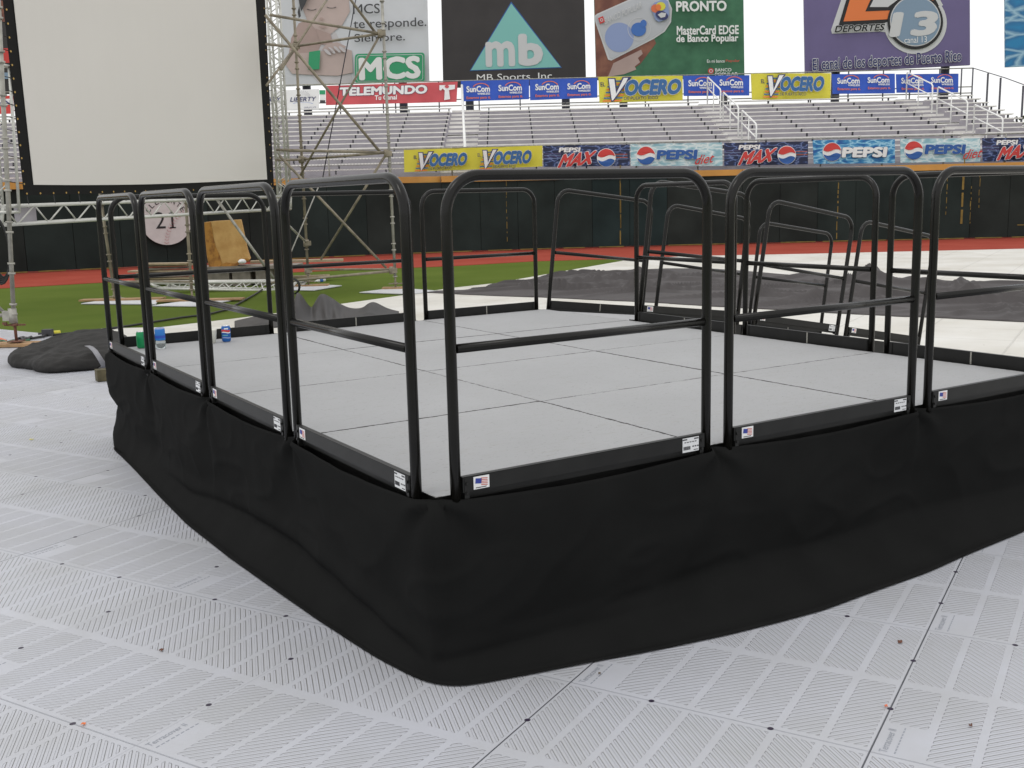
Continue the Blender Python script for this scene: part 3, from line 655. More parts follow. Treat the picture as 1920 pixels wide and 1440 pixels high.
pmax([(1358,268),(1515,265),(1515,308),(1358,311)], 1355, 267, 'dark Pepsi Max banner between a pale and a bright blue banner')
s = Sign([(1524,263),(1678,261),(1678,306),(1526,307)], YL, 'iceb', wav=.01); globe(s, 1560, 285, 17); s.text('white', 'PEPSI', 1580, 277, 1660, 294, shear=.15, bold=.055, outline='navy', obold=.02)
s.done('banner', 'bright blue Pepsi banner with large white letters', 'banner', G2)
pdiet([(1688,260),(1838,259),(1838,303),(1689,305)], 1684, 259, 'pale icy Pepsi diet banner near the right edge of the photo')
pmax([(1842,259),(1998,256),(1998,300),(1843,303)], 1838, 258, 'dark Pepsi Max banner cut off by the right edge of the photo')
# ---- billboards
G3 = 'tall billboards behind the bleachers'
s = Sign([(517,-150),(797,-158),(805,152),(531,162)], YBILL, 'bilg', .15)
s.poly('cloth', [(560,60),(625,50),(650,100),(662,155),(600,158),(552,110)])
s.poly('skin2', [(546,70),(560,42),(590,30),(612,60),(596,96),(560,120),(540,112)])
s.poly('skin', [(566,-60),(650,-60),(656,20),(642,45),(618,64),(596,58),(576,36),(562,0)])
s.poly('skin2', [(592,52),(620,62),(625,84),(602,82)])
s.poly('skin', [(534,118),(546,100),(590,97),(640,88),(660,94),(662,136),(632,142),(584,140),(548,138)])
s.poly('skin', [(604,92),(612,82),(632,78),(650,86),(640,94),(614,97)])
for cx in (585, 622): s.disc('dgrey', cx, 14-(cx-585)*.1, 10, 4, 200, 340, r0=.75)
s.disc('skin2', 603, 34, 4, 2.5); s.disc('skin2', 606, 49, 7, 2.2)
for fx, fy, fr in ((612,97,12),(620,94,14),(630,92,15),(640,92,13)): s.disc('cloth', fx+3, fy, 3.0, 8.5, rot=-62+fr)
for fx in (618, 628, 637): s.disc('skin2', fx+2, 93, .7, 7, rot=-50)
s.poly('green', [(581,97),(602,94),(600,130),(579,131)])
s.text('dgrey', 'MCS', 663, 7, 713, 25, bold=.006); s.text('dgrey', 'te responde.', 664, 34, 800, 56, bold=.006); s.text('dgrey', 'Siempre.', 666, 62, 760, 82, bold=.006)
s.poly('dgrey', [(556,-60),(600,-60),(585,-20),(574,8),(566,22),(560,-10)]); s.poly('dgrey', [(560,22),(563,10),(566,30),(562,34)])
def rrect(x0, y0, x1, y1, r, n=6):
    P = []
    for cx, cy, a0 in ((x1-r, y0+r, 0), (x0+r, y0+r, 90), (x0+r, y1-r, 180), (x1-r, y1-r, 270)):
        for i in range(n+1): a = R_(a0+90*i/n); P.append((cx+r*math.cos(a), cy-r*math.sin(a)))
    return P
s.poly('green', [(x, y-(x-730)*.02) for x, y in rrect(667, 100, 797, 156, 6)]); s.poly('bilg', [(x, y-(x-730)*.02) for x, y in rrect(670, 103, 794, 153, 5)])
s.poly('green', [(x, y-(x-730)*.02) for x, y in rrect(671, 104, 793, 152, 4)])
s.text('white', 'MCS', 677, 109, 787, 148, bold=.045)
s.done('billboard', 'grey MCS billboard with a green logo and a child with a green wristband', 'billboard', G3)
s = Sign([(824,-150),(1092,-154),(1099,157),(831,165)], YBILL, 'bblack', .15)
s.poly('pblue', [(958.5,1),(1053.5,126.5),(880.5,132.5)]); s.poly('teal', [(958.5,4.5),(1051,125),(883,131)])
s.text('lgrey', 'm', 913, 79, 963, 121, bold=.036); s.text('lgrey', 'b', 976, 65, 1014, 119.5, bold=.045); s.text('white', 'MB Sports, Inc.', 894, 137, 1040, 154)
s.done('billboard', 'black billboard with a teal triangle and white letters mb', 'billboard', G3)
s = Sign([(1110,-150),(1392,-154),(1396,146),(1118,150)], YBILL, 'dgreen', .15)
s.poly('brownp', [(1113,-60),(1180,-60),(1200,10),(1230,80),(1200,120),(1172,138),(1118,149)])
s.poly('skin2', [(1150,118),(1190,98),(1202,92),(1205,100),(1196,108),(1200,116),(1190,124),(1193,130),(1170,139),(1140,144)])
s.poly('lgrey', [(1115,28),(1120,24),(1232,-26),(1246,-18),(1260,15),(1258,40),(1246,58),(1225,72),(1146,113),(1140,111),(1116,40)])
s.poly('card', [(1117,30),(1122,26),(1232,-23),(1244,-16),(1257,16),(1255,39),(1244,56),(1224,69),(1147,110),(1143,108),(1119,42)])
s.disc('lblue', 1161, 69, 27, 28); s.disc('lgrey', 1198, 53, 21.5, 22, r0=.96, a1=359.9); s.disc('mblue', 1197, 54, 14, 13); s.disc('mblue', 1206, 43, 6, 7)
s.text('lgrey', 'BANCO POPULAR', 1133, 17, 1203, 29, bold=.01, slope=.42); s.poly('red', [(1121,33),(1130,29),(1134,40),(1125,44)]); s.disc('lgrey', 1127.5, 36.5, 3, 3, r0=.6, a1=359.9)
s.poly('lblue', [(1220,12),(1226,4),(1244,-3),(1252,2),(1254,28),(1246,37),(1234,40),(1228,36)]); s.disc('orange2', 1229, 15, 9, 8); s.disc('yellow', 1238, 11, 9, 8); s.disc('orange', 1233.5, 13, 5, 6)
s.disc('navy', 1240, 28, 12, 8, rot=20); s.poly('lgrey', [(1232,27),(1239,23),(1248,24),(1246,31),(1238,33)])
s.text('white', 'PRONTO', 1267, 2, 1360, 20, bold=.035); s.text('white', 'MasterCard EDGE', 1268, 48, 1383, 64, bold=.03); s.text('white', 'de Banco Popular', 1267, 65, 1382, 82, bold=.03)
s.text('white', 'En mi banco', 1324, 112, 1357, 118, bold=.01); s.text('red', 'Popular', 1359, 112, 1385, 118, bold=.01)
s.disc('red', 1331, 134, 5.5); s.disc('lgrey', 1331, 134, 3.5, r0=.6, a1=359.9); s.text('white', 'BANCO', 1339, 129, 1369, 135, bold=.02); s.text('white', 'POPULAR', 1339, 137, 1381, 143, bold=.02)
s.done('billboard', 'green billboard with a hand holding a pale bank card', 'billboard', G3)
s = Sign([(1505,-150),(1818,-154),(1819,122),(1510,138)], YBILL, 'purple', .15)
def ring(k, cx, cy, r): s.disc(k, cx, cy, r, n=48)
s.poly('lgrey', [(1560,62),(1558,55),(1590,-40),(1730,-60),(1768,8),(1700,60),(1665,60),(1650,58)]); ring('lgrey', 1716, 42, 59)
s.poly('black', [(1571,50),(1598,-40),(1725,-60),(1760,10),(1662,40),(1658,42)]); s.poly('orange', [(1581,39),(1604,-40),(1720,-58),(1752,5),(1662,35)])
s.poly('black', [(1622,20),(1636,-12),(1700,-30),(1694,0),(1670,18)]); s.poly('lgrey', [(1630,12),(1641,-10),(1690,-26),(1684,-3),(1664,12)])
ring('black', 1715, 40, 52); ring('lgrey', 1715, 39, 47.5); ring('steelb', 1715, 39, 45.5)
s.text('lgrey', '13', 1674, 23, 1752, 65, shear=.2, bold=.045); s.text('white', 'canal 13', 1694, 68, 1736, 80)
s.text('black', 'DEPORTES', 1565, 46, 1656, 58, shear=.3, bold=.03, outline='white', obold=.03)
s.text('navy', 'El canal de los deportes de Puerto Rico', 1522, 103, 1800, 130, bold=.018, outline='white', obold=.035, slope=.012)
s.done('billboard', 'purple billboard with a round channel 13 logo', 'billboard', G3)
s = Sign([(1884,-150),(2160,-156),(2160,114),(1886,126)], YBILL, 'splash', .15); s.done('billboard', 'blue water-splash billboard at the far right edge', 'billboard', G3)
s = Sign([(-190,-140),(20,-142),(24,176),(-188,180)], YBILL, 'bblack', .15); s.rect('brownp', -60, 0, 22, 40); s.rect('red', -60, 90, 24, 118); s.rect('steelb', -30, 136, 24, 148)
s.done('billboard', 'dark multicoloured billboard barely visible left of the big screen', 'billboard', G3)
for i, (px, lb) in enumerate(((577, 'dark post holding up the grey MCS billboard'), (757, 'dark post between the red banner and the MCS billboard'), (881, 'left dark post under the black mb billboard'), (1061, 'right dark post under the black mb billboard'),
                 (1169, 'dark post under the left half of the green card billboard'), (1356, 'dark post under the right half of the green card billboard'), (1565, 'dark post under the left half of the purple billboard'), (1769, 'thick dark post visible beneath the purple billboard'))):
    p = W(px, 200, YBILL+.6); mb = MB(); mb.use('pole'); mb.tube([(p.x, p.y, -.1), (p.x, p.y, 12)], .22, 10); mb.use('pole'); mb.box((p.x, p.y, .1), (.8, .8, .3))
    tag(mb.build('billboard_post', origin=(p.x, p.y, 0)), lb, 'post', 'posts carrying the billboards')

# ================================================================ STAGE
B4, A3 = 4*MBB, 3*MA
st = empty('stage', SA, 'low grey stage platform of square deck panels edged with black guard rails', 'stage', rot=(0,0,YAW))
proto = None; random.seed(11)
for i in range(3):
    for j in range(4):
        mb = MB(); x0, y0 = MA/2-.0032, MBB/2-.0030; mb.use('deck'); mb.quad((-x0,-y0,0), (x0,-y0,0), (x0,y0,0), (-x0,y0,0))
        mb.use('toe'); z = -.09
        for p, q in (((-x0,-y0),(x0,-y0)),((x0,-y0),(x0,y0)),((x0,y0),(-x0,y0)),((-x0,y0),(-x0,-y0))): mb.quad((*p,z), (*q,z), (*q,0), (*p,0))
        mb.quad((-x0,-y0,z), (-x0,y0,z), (x0,y0,z), (x0,-y0,z))
        o = mb.build('deck_panel', st); o.location = (MA*(i+.5), MBB*(j+.5), DECK+random.uniform(-.0008, .0008)); o.rotation_euler = (0,0,random.uniform(-.0012,.0012))
        for sx in (-1, 1):
            for sy in (-1, 1): l = MB(); l.use('toe'); l.tube([(sx*(x0-.09), sy*(y0-.09), -.09), (sx*(x0-.09), sy*(y0-.09), -DECK+.002)], .024, 8); l.build('leg', o)

# ---- guard rails: one prototype per length, then copies
RH = 1.067
def rail_proto(L):
    root = bpy.data.objects.new('guard_rail', None); scene.collection.objects.link(root); root.empty_display_size = .2
    mb = MB(); mb.use('rail'); rb = .125; r = .0187; pts = [(0,0,-.045), (0,0,.3), (0,0,RH-rb-.12)]
    pts += [(rb-rb*math.cos(a), 0, RH-rb+rb*math.sin(a)) for a in [R_(90*i/10) for i in range(11)]]
    pts += [(L-x, y, z) for x, y, z in reversed(pts)]; mb.tube(pts, r, 18); mb.build('frame', root)
    mb = MB(); mb.use('rail'); mb.tube([(.019,0,.505), (L-.019,0,.505)], .0158, 16)
    for x in (.021, L-.021): mb.lathe((x, 0, .505), [(.0,-.0)]*2, 4)
    mb.build('mid_rail', root)
    mb = MB(); mb.use('toe'); mb.box((L/2, -.012, .042), (L-.04, .005, .052)); mb.box((L/2, .004, .029), (L-.04, .004, .078))
    mb.box((L/2, -.004, .069), (L-.04, .021, .003))
    for x in (.035, L-.035):
        mb.box((x, -.003, .024), (.018, .026, .084)); mb.tube([(x, -.016, .045), (x, -.021, .045)], .006, 6); mb.tube([(x, -.016, .012), (x, -.021, .012)], .006, 6)
    mb.build('toe_board', root)
    mb = MB(); mb.use('steel'); mb.box((L*.47, .0075, .033), (.009, .003, .070)); mb.build('joint_strip', root)
    mb = MB(); mb.use('paper'); y = -.0158; mb.box((.092, y, .043), (.062, .001, .044)); y = -.0167
    mb.use('flagblue'); mb.box((.080, y, .049), (.024, .0006, .018), (Vector((1,0,-.12)).normalized(), Vector((0,1,0)), Vector((.12,0,1)).normalized())); mb.use('flagred')
    for q in range(5): mb.box((.103, y, .056-q*.0058), (.026, .0006, .0026), (Vector((1,0,-.12)).normalized(), Vector((0,1,0)), Vector((.12,0,1)).normalized()))
    mb.use('dgrey'); mb.box((.090, y, .026), (.042, .0006, .003)); mb.build('flag_sticker', root)
    mb = MB(); mb.use('paper2'); x0 = L-.092; mb.box((x0, -.0158, .036), (.082, .001, .056)); mb.use('dgrey'); y = -.0167
    for q in range(12): mb.box((x0-.036+q*.003, y, .024), (.0016 if q % 3 else .0022, .0006, .014))
    for q, (a, wd) in enumerate(((-.030, .022), (.028, .022))): mb.box((x0+a, y, .058), (wd, .0006, .005))
    for q in range(5): mb.box((x0-.028+q*.013, y, .047), (.009, .0006, .0035))
    for q in range(3): mb.box((x0+.012+q*.012, y, .028), (.008, .0006, .005))
    mb.box((x0+.026, y, .014), (.022, .0006, .003)); mb.build('spec_label', root)
    return root
LR, LL = MA-2*INS, MBB-2*INS
protoR, protoL = rail_proto(LR), rail_proto(LL); usedR = usedL = False
def put_rail(kind, x, y, z, ang, label, tilt=0, grp='black guard rails around the stage'):
    global usedR, usedL
    src = protoR if kind == 'R' else protoL
    if kind == 'R' and not usedR: o = src; usedR = True
    elif kind == 'L' and not usedL: o = src; usedL = True
    else: o = copy_tree(src)
    o.location = S(x, y, z); o.rotation_euler = (0, tilt, YAW+ang); tag(o, label, 'guard rail', grp)
H90 = math.pi/2
for i, lb in enumerate(('black guard rail right of the nearest stage corner, largest of all', 'second black guard rail to the right of the nearest stage corner', 'black guard rail on the near side cut off by the right edge of the photo')):
    put_rail('R', i*MA+INS, -OUT, DECK, 0, lb)
for j, lb in enumerate(('black guard rail left of the nearest stage corner', 'second black guard rail to the left of the nearest stage corner', 'third black guard rail left of the nearest corner, in front of the baseball sign', 'black guard rail at the far left end of the stage beside the black bag')):
    put_rail('L', -OUT, (j+1)*MBB-INS, DECK, -H90, lb)
for i, lb in enumerate(('back guard rail behind the green can and blue cans', 'back guard rail in front of the crumpled black sheet', 'back guard rail at the far corner of the stage, before the ramp opening')):
    put_rail('R', (i+1)*MA-INS, B4+OUT, DECK, math.pi, lb)
for j, lb in ((2, 'guard rail next to the ramp opening on the far right side of the stage'), (1, 'middle guard rail of the far right side of the stage, before the ramp'), (0, 'guard rail of the far right side nearest the right edge of the photo')):
    put_rail('L', A3+OUT, j*MBB+INS, DECK, H90, lb)

# ---- ramp leading down from the far right side
def rz(x): return DECK+.02-(.118*x if x < 1.25 else .1475+.170*(x-1.25))
rp = empty('ramp', S(A3, 3.5*MBB, 0), 'low ramp with black side plates leading off the far side of the stage', 'ramp')
K['rampdeck'] = mat('ramp_grey', (.40, .40, .41), .65, var=.06, vscale=3)
cuts = [0.02, 1.25, 2.53, 3.78]
for a, b in zip(cuts, cuts[1:]):
    mb = MB(); mb.use('rampdeck'); za, zb_ = rz(a)-.03, rz(b-.01)-.03
    mb.prism([S(A3+a, 3*MBB+.03, za), S(A3+b-.01, 3*MBB+.03, zb_), S(A3+b-.01, B4-.03, zb_), S(A3+a, B4-.03, za)], (0,0,-.05)); mb.build('ramp_panel', rp, rp.location)
    mb = MB(); mb.use('toe')
    for yy in (3*MBB+.01, B4-.01): mb = MB(); mb.use('toe'); mb.beam(S(A3+a, yy, za-.05), S(A3+b-.01, yy, zb_-.05), .03, .13); mb.build('side_beam', rp, rp.location)
    zz = rz(a+.1)-.08
    for yy in (3*MBB+.08, B4-.08): mb = MB(); mb.use('toe'); mb.tube([S(A3+a+.1, yy, zz), S(A3+a+.1, yy, .01)], .024, 8); mb.build('leg', rp, rp.location)
for i, (x, z, tl, lb) in enumerate(((.11, DECK+.045, .125, 'first sloping guard rail on the near side of the ramp, at the stage'), (1.39, DECK-.128, .175, 'middle sloping guard rail on the near side of the ramp'), (2.59, DECK-.342, .180, 'lowest sloping guard rail on the near side of the ramp'))):
    put_rail('L', A3+x, 3*MBB-OUT*.2, z, 0, lb, math.atan(tl), 'sloping black guard rails along the ramp')
for i, (x, z, tl, lb) in enumerate(((.05, DECK+.004, .125, 'first sloping guard rail on the far side of the ramp, at the stage corner'), (1.30, DECK-.152, .165, 'middle sloping guard rail on the far side of the ramp'), (2.55, DECK-.365, .150, 'lowest sloping guard rail on the far side of the ramp'))):
    s_ = math.atan(tl); put_rail('L', A3+x+LL*math.cos(s_), B4+OUT*.2, z-LL*math.sin(s_), math.pi, lb, -s_, 'sloping black guard rails along the ramp')

# ---- skirt: black cloth hung round the stage
from mathutils import noise
def stinv(p): q = Vector(p)-SA; return (q.dot(DR), q.dot(DL))
hemR = [stinv(G(*q)) for q in ((2060,935),(1910,1003),(1812,1043),(1739,1076),(1635,1113),(1543,1147),(1450,1172),(1360,1194),(1230,1222),(1100,1246),(1000,1266),(920,1281))]
hemL = [stinv(G(*q)) for q in ((780,1275),(700,1233),(600,1168),(500,1098),(430,1048),(350,985),(300,934),(250,880),(228,858))]
pairs = [((A3, 0), (A3+.08, hemR[0][1])), ] + [((min(x, A3), 0), (x, y)) for x, y in hemR if x < A3-.05]
pairs += [((.0, 0), stinv(G(862,1290))), ((0, 0), stinv(G(835,1291))), ((0, 0.0), stinv(G(812,1286)))]
pairs += [((0, y), (x, y)) for x, y in hemL if y < B4-.5] + [((0, B4-.33), (-.145, B4-.36)), ((0, B4-.12), (-.07, B4-.14)), ((0, B4-.01), (-.0, B4+.0)), ((0, B4), (.02, B4+.06)), ((.02, B4), (.05, B4+.17)), ((A3, B4), (A3+.02, B4+.14))]
P = []
for (t0, h0), (t1, h1) in zip(pairs, pairs[1:]):
    L = max(math.dist(t0, t1), math.dist(h0, h1)*.7); n = max(2, int(L/.012))
    for i in range(n): f = i/n; P.append([t0[0]+(t1[0]-t0[0])*f, t0[1]+(t1[1]-t0[1])*f, h0[0]+(h1[0]-h0[0])*f, h0[1]+(h1[1]-h0[1])*f])
for _ in range(12):      # smooth the hem line
    for k in range(1, len(P)-1):
        for c in (2, 3): P[k][c] = (P[k-1][c]+2*P[k][c]+P[k+1][c])/4
gaps = [(i*MA, 0) for i in range(4)] + [(0, j*MBB) for j in range(1, 5)] + [(i*MA, B4) for i in (1, 2, 3)]
NV = 46; rows = [[] for _ in range(NV+1)]; run = 0; last = None
for T0, T1, H0, H1 in P:
    onR, onL, onB = (abs(T1) < 1e-6), (abs(T0) < 1e-6), T1 > B4-1e-3
    nx, ny = H0-T0, H1-T1; ln = math.hypot(nx, ny) or 1; nx, ny = nx/ln, ny/ln
    if onR and T0 > .08: nx, ny = 0, -1
    elif onL and .08 < T1 < B4-.05: nx, ny = -1, 0
    dg_ = min(math.dist((T0, T1), q) for q in gaps); gq = min(gaps, key=lambda q: math.dist((T0, T1), q))
    sgn_ = ((T0-gq[0])+(gq[1]-T1) if onR else (gq[1]-T1)+(T0-gq[0]))
    to = .064 - .052*math.exp(-(dg_/.030)**2); run = (T0 if onR else -T1)
    Lm = MA if onR or onB else MBB; sw = math.sin(min(1, dg_/(Lm/2))*H90)
    ztop = DECK-.010-.020*sw**1.3
    for k in range(NV+1):
        v = k/NV
        f = .10*v + .90*max(0, (v-.70)/.30)**1.55
        z = ztop*max(0, 1-v/.955) + .006
        if v > .955: z = .006
        bx = (.064-(.064-to)*math.exp(-v*9))*(1-v)
        x = T0+nx*bx*(1-f)+(H0-T0)*f; y = T1+ny*bx*(1-f)+(H1-T1)*f
        dz = (ztop-z); r = math.hypot(sgn_, dz); an = math.atan2(sgn_, max(dz, 1e-4))
        fan = .016*math.cos(an*5.5+.6*gq[0]-gq[1])*math.exp(-r/.20)*min(1, r/.04)
        fold = .020*math.sin(run*1.55+1.1*v)*math.sin(math.pi*v) + .026*noise.noise(Vector((run*1.3, v*1.4, 3)))*math.sin(math.pi*min(1,v*1.1))
        if onL and T1 < 3.6 and T1 > .02:       # long slanting crease above the hem of the left side
            cz = .075+.075*math.sin(min(1, max(0, (T1-.1)/2.6))*math.pi); en_ = min(1, T1/.25)*min(1, (3.6-T1)/.8)
            fold += (-.022*math.exp(-((z-cz)/.022)**2) + .016*math.exp(-((z-cz-.06)/.05)**2))*en_
        if onR: fold += -.016*math.exp(-((z-.085-.01*math.sin(T0*3))/.022)**2)*math.exp(-T0*.5)
        fold += .0085*(1-abs(noise.noise(Vector((run*2.6+v*2.2, v*3.4-run*.9, 8)))*2))**3*math.sin(math.pi*min(1, v*1.05)) + .004*noise.noise(Vector((run*7, v*6, 2)))
        bel = .030*math.sin(math.pi*v)*sw
        if onL: bel += math.exp(-((T1-B4+.1)/.40)**2)*(.055*math.sin(math.pi*min(1, v*1.25))-.035*math.exp(-((v-.58)/.10)**2)+.05*math.exp(-((v-.86)/.12)**2))
        q = fan+fold+bel if v < .94 else (fan+fold)*.2
        rows[k].append(S(x+nx*q, y+ny*q, z))
mb = MB(); mb.use('skirt'); mb.grid(rows, flip=True)
sk = mb.build('stage_skirt', origin=SA, solid=.003); tag(sk, 'black cloth skirt hung round the stage and spreading on the floor', 'stage skirt')
# plain length of the same cloth along the far right side, up to the ramp
mb = MB(); mb.use('skirt'); rows = [[S(A3+.05+.10*(k/12)**2+.012*math.sin(j*.9), 3*MBB*j/80, (DECK-.03)*(1-k/12)+.005) for j in range(81)] for k in range(13)]
mb.grid(rows, flip=True); tag(mb.build('stage_skirt', origin=S(A3, 1.5*MBB), solid=.003), 'black cloth below the guard rails on the far right side of the stage', 'stage skirt')

# ---- things left on the deck
def on_deck(u, v): p = G(u, v, DECK); return p
def can(name, c, r, h, body, label, cat, band=None, n=24):
    root = empty(name, c, label, cat); z = h
    mb = MB(); prof = [(r*.72, .0), (r*.84, .004), (r, .014), (r, h*.30), (r, h*.46), (r, h*.58), (r, h-.016), (r*.84, h-.003)]
    mb.lathe((0,0,0), prof, n, ['cant', body, body] + ([band] if band else [body]) + ([band[:0] or body] if band else [body]) + [body, body]); mb.use('cant')
    mb.lathe((0,0,0), [(r*.80, h-.003), (r*.78, h-.006), (.0005, h-.006)], n); mb.build('body', root)
    mb = MB(); mb.use('cant'); mb.lathe((0,0,0), [(r*.84, h-.003), (r*.86, h), (r*.80, h), (r*.78, h-.006)], n); mb.box((0, 0, h-.003), (r*.5, r*.3, .002)); mb.build('lid', root)
    return root
can('drink_can', on_deck(266, 653), .033, .122, 'cang', 'green drink can behind the third guard rail from the corner', 'drink can')
c = can('drink_can', on_deck(425, 641), .033, .122, 'canb', 'blue drink can with red and white bands standing alone on the deck', 'drink can')
mb = MB(); toC = math.atan2(-c.location.y, -c.location.x)
def wrap(key, z0, z1, a0, a1, r=.0334, wv=.0):
    mb.use(key); n = 14; lo = []; hi = []
    for i in range(n+1):
        a = toC+a0+(a1-a0)*i/n; dz = wv*math.sin(i/n*math.tau); lo.append((r*math.cos(a), r*math.sin(a), z0+dz)); hi.append((r*math.cos(a), r*math.sin(a), z1+dz))
    mb.grid([lo, hi])
wrap('red', .077, .092, -1.2, 1.0, wv=.003); wrap('white', .069, .076, -1.1, 1.2, wv=.003); wrap('white', .096, .106, -.4, .5); wrap('lblue', .030, .038, -1, 1.1, wv=.002); wrap('teal', .05, .055, -.9, .4)
mb.build('printed_band', c)
b = empty('water_bottle', on_deck(302, 653), 'short clear bottle wrapped in a bright blue label, next to the green can', 'bottle')
mb = MB(); mb.use('clear'); mb.lathe((0,0,0), [(.001,.002),(.030,.0),(.035,.006),(.035,.05),(.032,.056),(.034,.062),(.034,.14),(.031,.146),(.001,.148)], 24); mb.build('body', b)
mb = MB(); mb.use('bblue'); mb.lathe((0,0,0), [(.0345,.060),(.0352,.062),(.0352,.137),(.0345,.139)], 24); mb.use('lblue'); mb.lathe((0,0,0), [(.0345,.139),(.032,.1475),(.0006,.1485)], 24); mb.use('sblue'); mb.lathe((0,0,0), [(.0356,.075),(.0356,.095)], 24); mb.build('wrapper', b)
b = empty('paper_cup', on_deck(399, 643), 'plain white cup between two guard rail posts, left of the lone blue can', 'cup')
mb = MB(); mb.use('cup'); mb.lathe((0,0,0), [(.001,.001),(.024,.0),(.034,.095),(.036,.098),(.033,.098),(.023,.006),(.001,.005)], 24); mb.build('body', b)

# ================================================================ BIG SCREEN, TRUSSES AND SCAFFOLDING
def YS(px): return 1/(1/14.3+(px/545)*(1/21.3-1/14.3))       # depth of the screen frame at this photo column
def SP(u, v, dy=0): return W(u, v, YS(u)+dy)
scn = empty('projection_screen', SP(280, 366), 'large pale grey projection screen with a black border hung in a truss frame', 'screen'); so_ = scn.location
nrm_s = (SP(500,340)-SP(60,340)).cross(up).normalized()
def Yc(u): return u
def plane_patch(key, bl_, br_, tr_, tl_, off, th, name, bottom=None):
    mb = MB(); mb.use(key); n = 24; lo = []; hi = []
    for i in range(n+1):
        t = i/n; a = SP(*bl_); b = SP(*br_); c = SP(*tr_); d = SP(*tl_)
        p = a.lerp(b, t); q = d.lerp(c, t)
        if bottom: p = p + up*bottom*math.sin(math.pi*t)*(1-t*.6)
        lo.append(p+nrm_s*off); hi.append(q+nrm_s*off)
    mb.grid([lo, hi], smooth=False); mb.grid([[p-nrm_s*th for p in lo], [p-nrm_s*th for p in hi]], smooth=False, flip=True)
    for i in range(n): mb.quad(lo[i], lo[i]-nrm_s*th, lo[i+1]-nrm_s*th, lo[i+1])
    mb.quad(lo[0], hi[0], hi[0]-nrm_s*th, lo[0]-nrm_s*th); mb.quad(lo[-1], lo[-1]-nrm_s*th, hi[-1]-nrm_s*th, hi[-1])
    return mb
bq = ((46,366), (514,356), (490,-150), (-10,-150))
mb = plane_patch('sborder', *bq, 0, .012, 'b'); mb.use('brass'); eyes = []
for i in range(26):
    p = SP(50,363).lerp(SP(511,353), i/25); mb.tube([p+nrm_s*.0, p+nrm_s*.006], .014, 8)
for (a, b_) in (((42,345), (-8,-145)), ((510,345), (490,-145))):
    for i in range(20):
        p = SP(*a).lerp(SP(*b_), i/19); p = p + (SP(60,300)-SP(50,300)).normalized()*(.03 if a[0] < 100 else -.03); mb.tube([p, p+nrm_s*.006], .014, 8); eyes.append((p, a[0] < 100))
mb.build('border', scn, so_)
plane_patch('screen', (62,346.5), (500,336.5), (468.5,-150), (8,-150), .012, .006, 'f', bottom=-.045).build('fabric', scn, so_)
dirS = (SP(500,340)-SP(60,340)).normalized()
for p, left in eyes: mb = MB(); mb.use('cable'); mb.tube([p, p+dirS*(-.26 if left else .16)+up*.03], .006, 5); mb.build('lacing_cord', scn, so_)
for i in range(26):
    p = SP(50,363).lerp(SP(511,353), i/25)
    if i % 2 == 0: mb = MB(); mb.use('cable'); mb.tube([p, p-up*.16+dirS*.02, p-up*.19-nrm_s*.02], .006, 5); mb.build('lacing_cord', scn, so_)

def truss(name, A1, A2, B1, B2, depth, bays, label, key='alu', r=.025, r2=.011, grp=None, sparse=False):
    """box truss: chord pair 1 (A1..B1), chord pair 2 (A2..B2), both repeated at +depth"""
    root = empty(name, (A1+A2)/2, label, 'truss', grp); o0 = root.location
    C = [(A1, B1), (A2, B2), (A1+depth, B1+depth), (A2+depth, B2+depth)]
    for a, b in C: mb = MB(); mb.use(key); mb.tube([a, b], r, 12); mb.build('chord', root, o0)
    for (a, b), (c, d) in (((C[0], C[1]), (C[1], C[3])) if sparse else ((C[0], C[1]), (C[2], C[3]), (C[0], C[2]), (C[1], C[3]))):
        mb = MB(); mb.use(key)
        for i in range(bays):
            t0, t1, t2 = i/bays, (i+.5)/bays, (i+1)/bays
            mb.tube([a.lerp(b, t0), c.lerp(d, t1)], r2, 6); mb.tube([c.lerp(d, t1), a.lerp(b, t2)], r2, 6)
        mb.build('lacing_bars', root, o0)
    mb = MB(); mb.use(key)
    for i in (0, 1):
        q = [c[i] for c in C]; mb.tube([q[0], q[1]], r, 10); mb.tube([q[2], q[3]], r, 10); mb.tube([q[0], q[2]], r, 10); mb.tube([q[1], q[3]], r, 10)
    mb.build('end_frame', root, o0)
    return root
dep = -nrm_s*.27
truss('truss', SP(5,387), SP(3,422), SP(545,368), SP(545,391.5), dep, 13, 'horizontal silver box truss under the big screen', sparse=True)
truss('truss', W(-1,120,14.25), W(-34,120,14.25), W(19,398,14.25), W(-12,398,14.25), Vector((0,.27,0)), 5, 'upright silver truss at the left edge of the photo', r=.020, r2=.008, sparse=True)
truss('truss', W(493,-120,21.0), W(511,-120,21.0), W(521,368,21.0), W(539,368,21.0), Vector((.02,.22,0)), 18, 'upright silver truss along the right edge of the big screen', r=.024, r2=.009)
mb = MB(); mb.use('riser'); p0 = SP(62, 399); mb.box(p0+dep*.5, (.30, .10, .24), (dirS, nrm_s, up)); o = mb.build('truss_clamp', origin=p0); tag(o, 'square metal clamp block inside the left end of the horizontal truss', 'clamp')

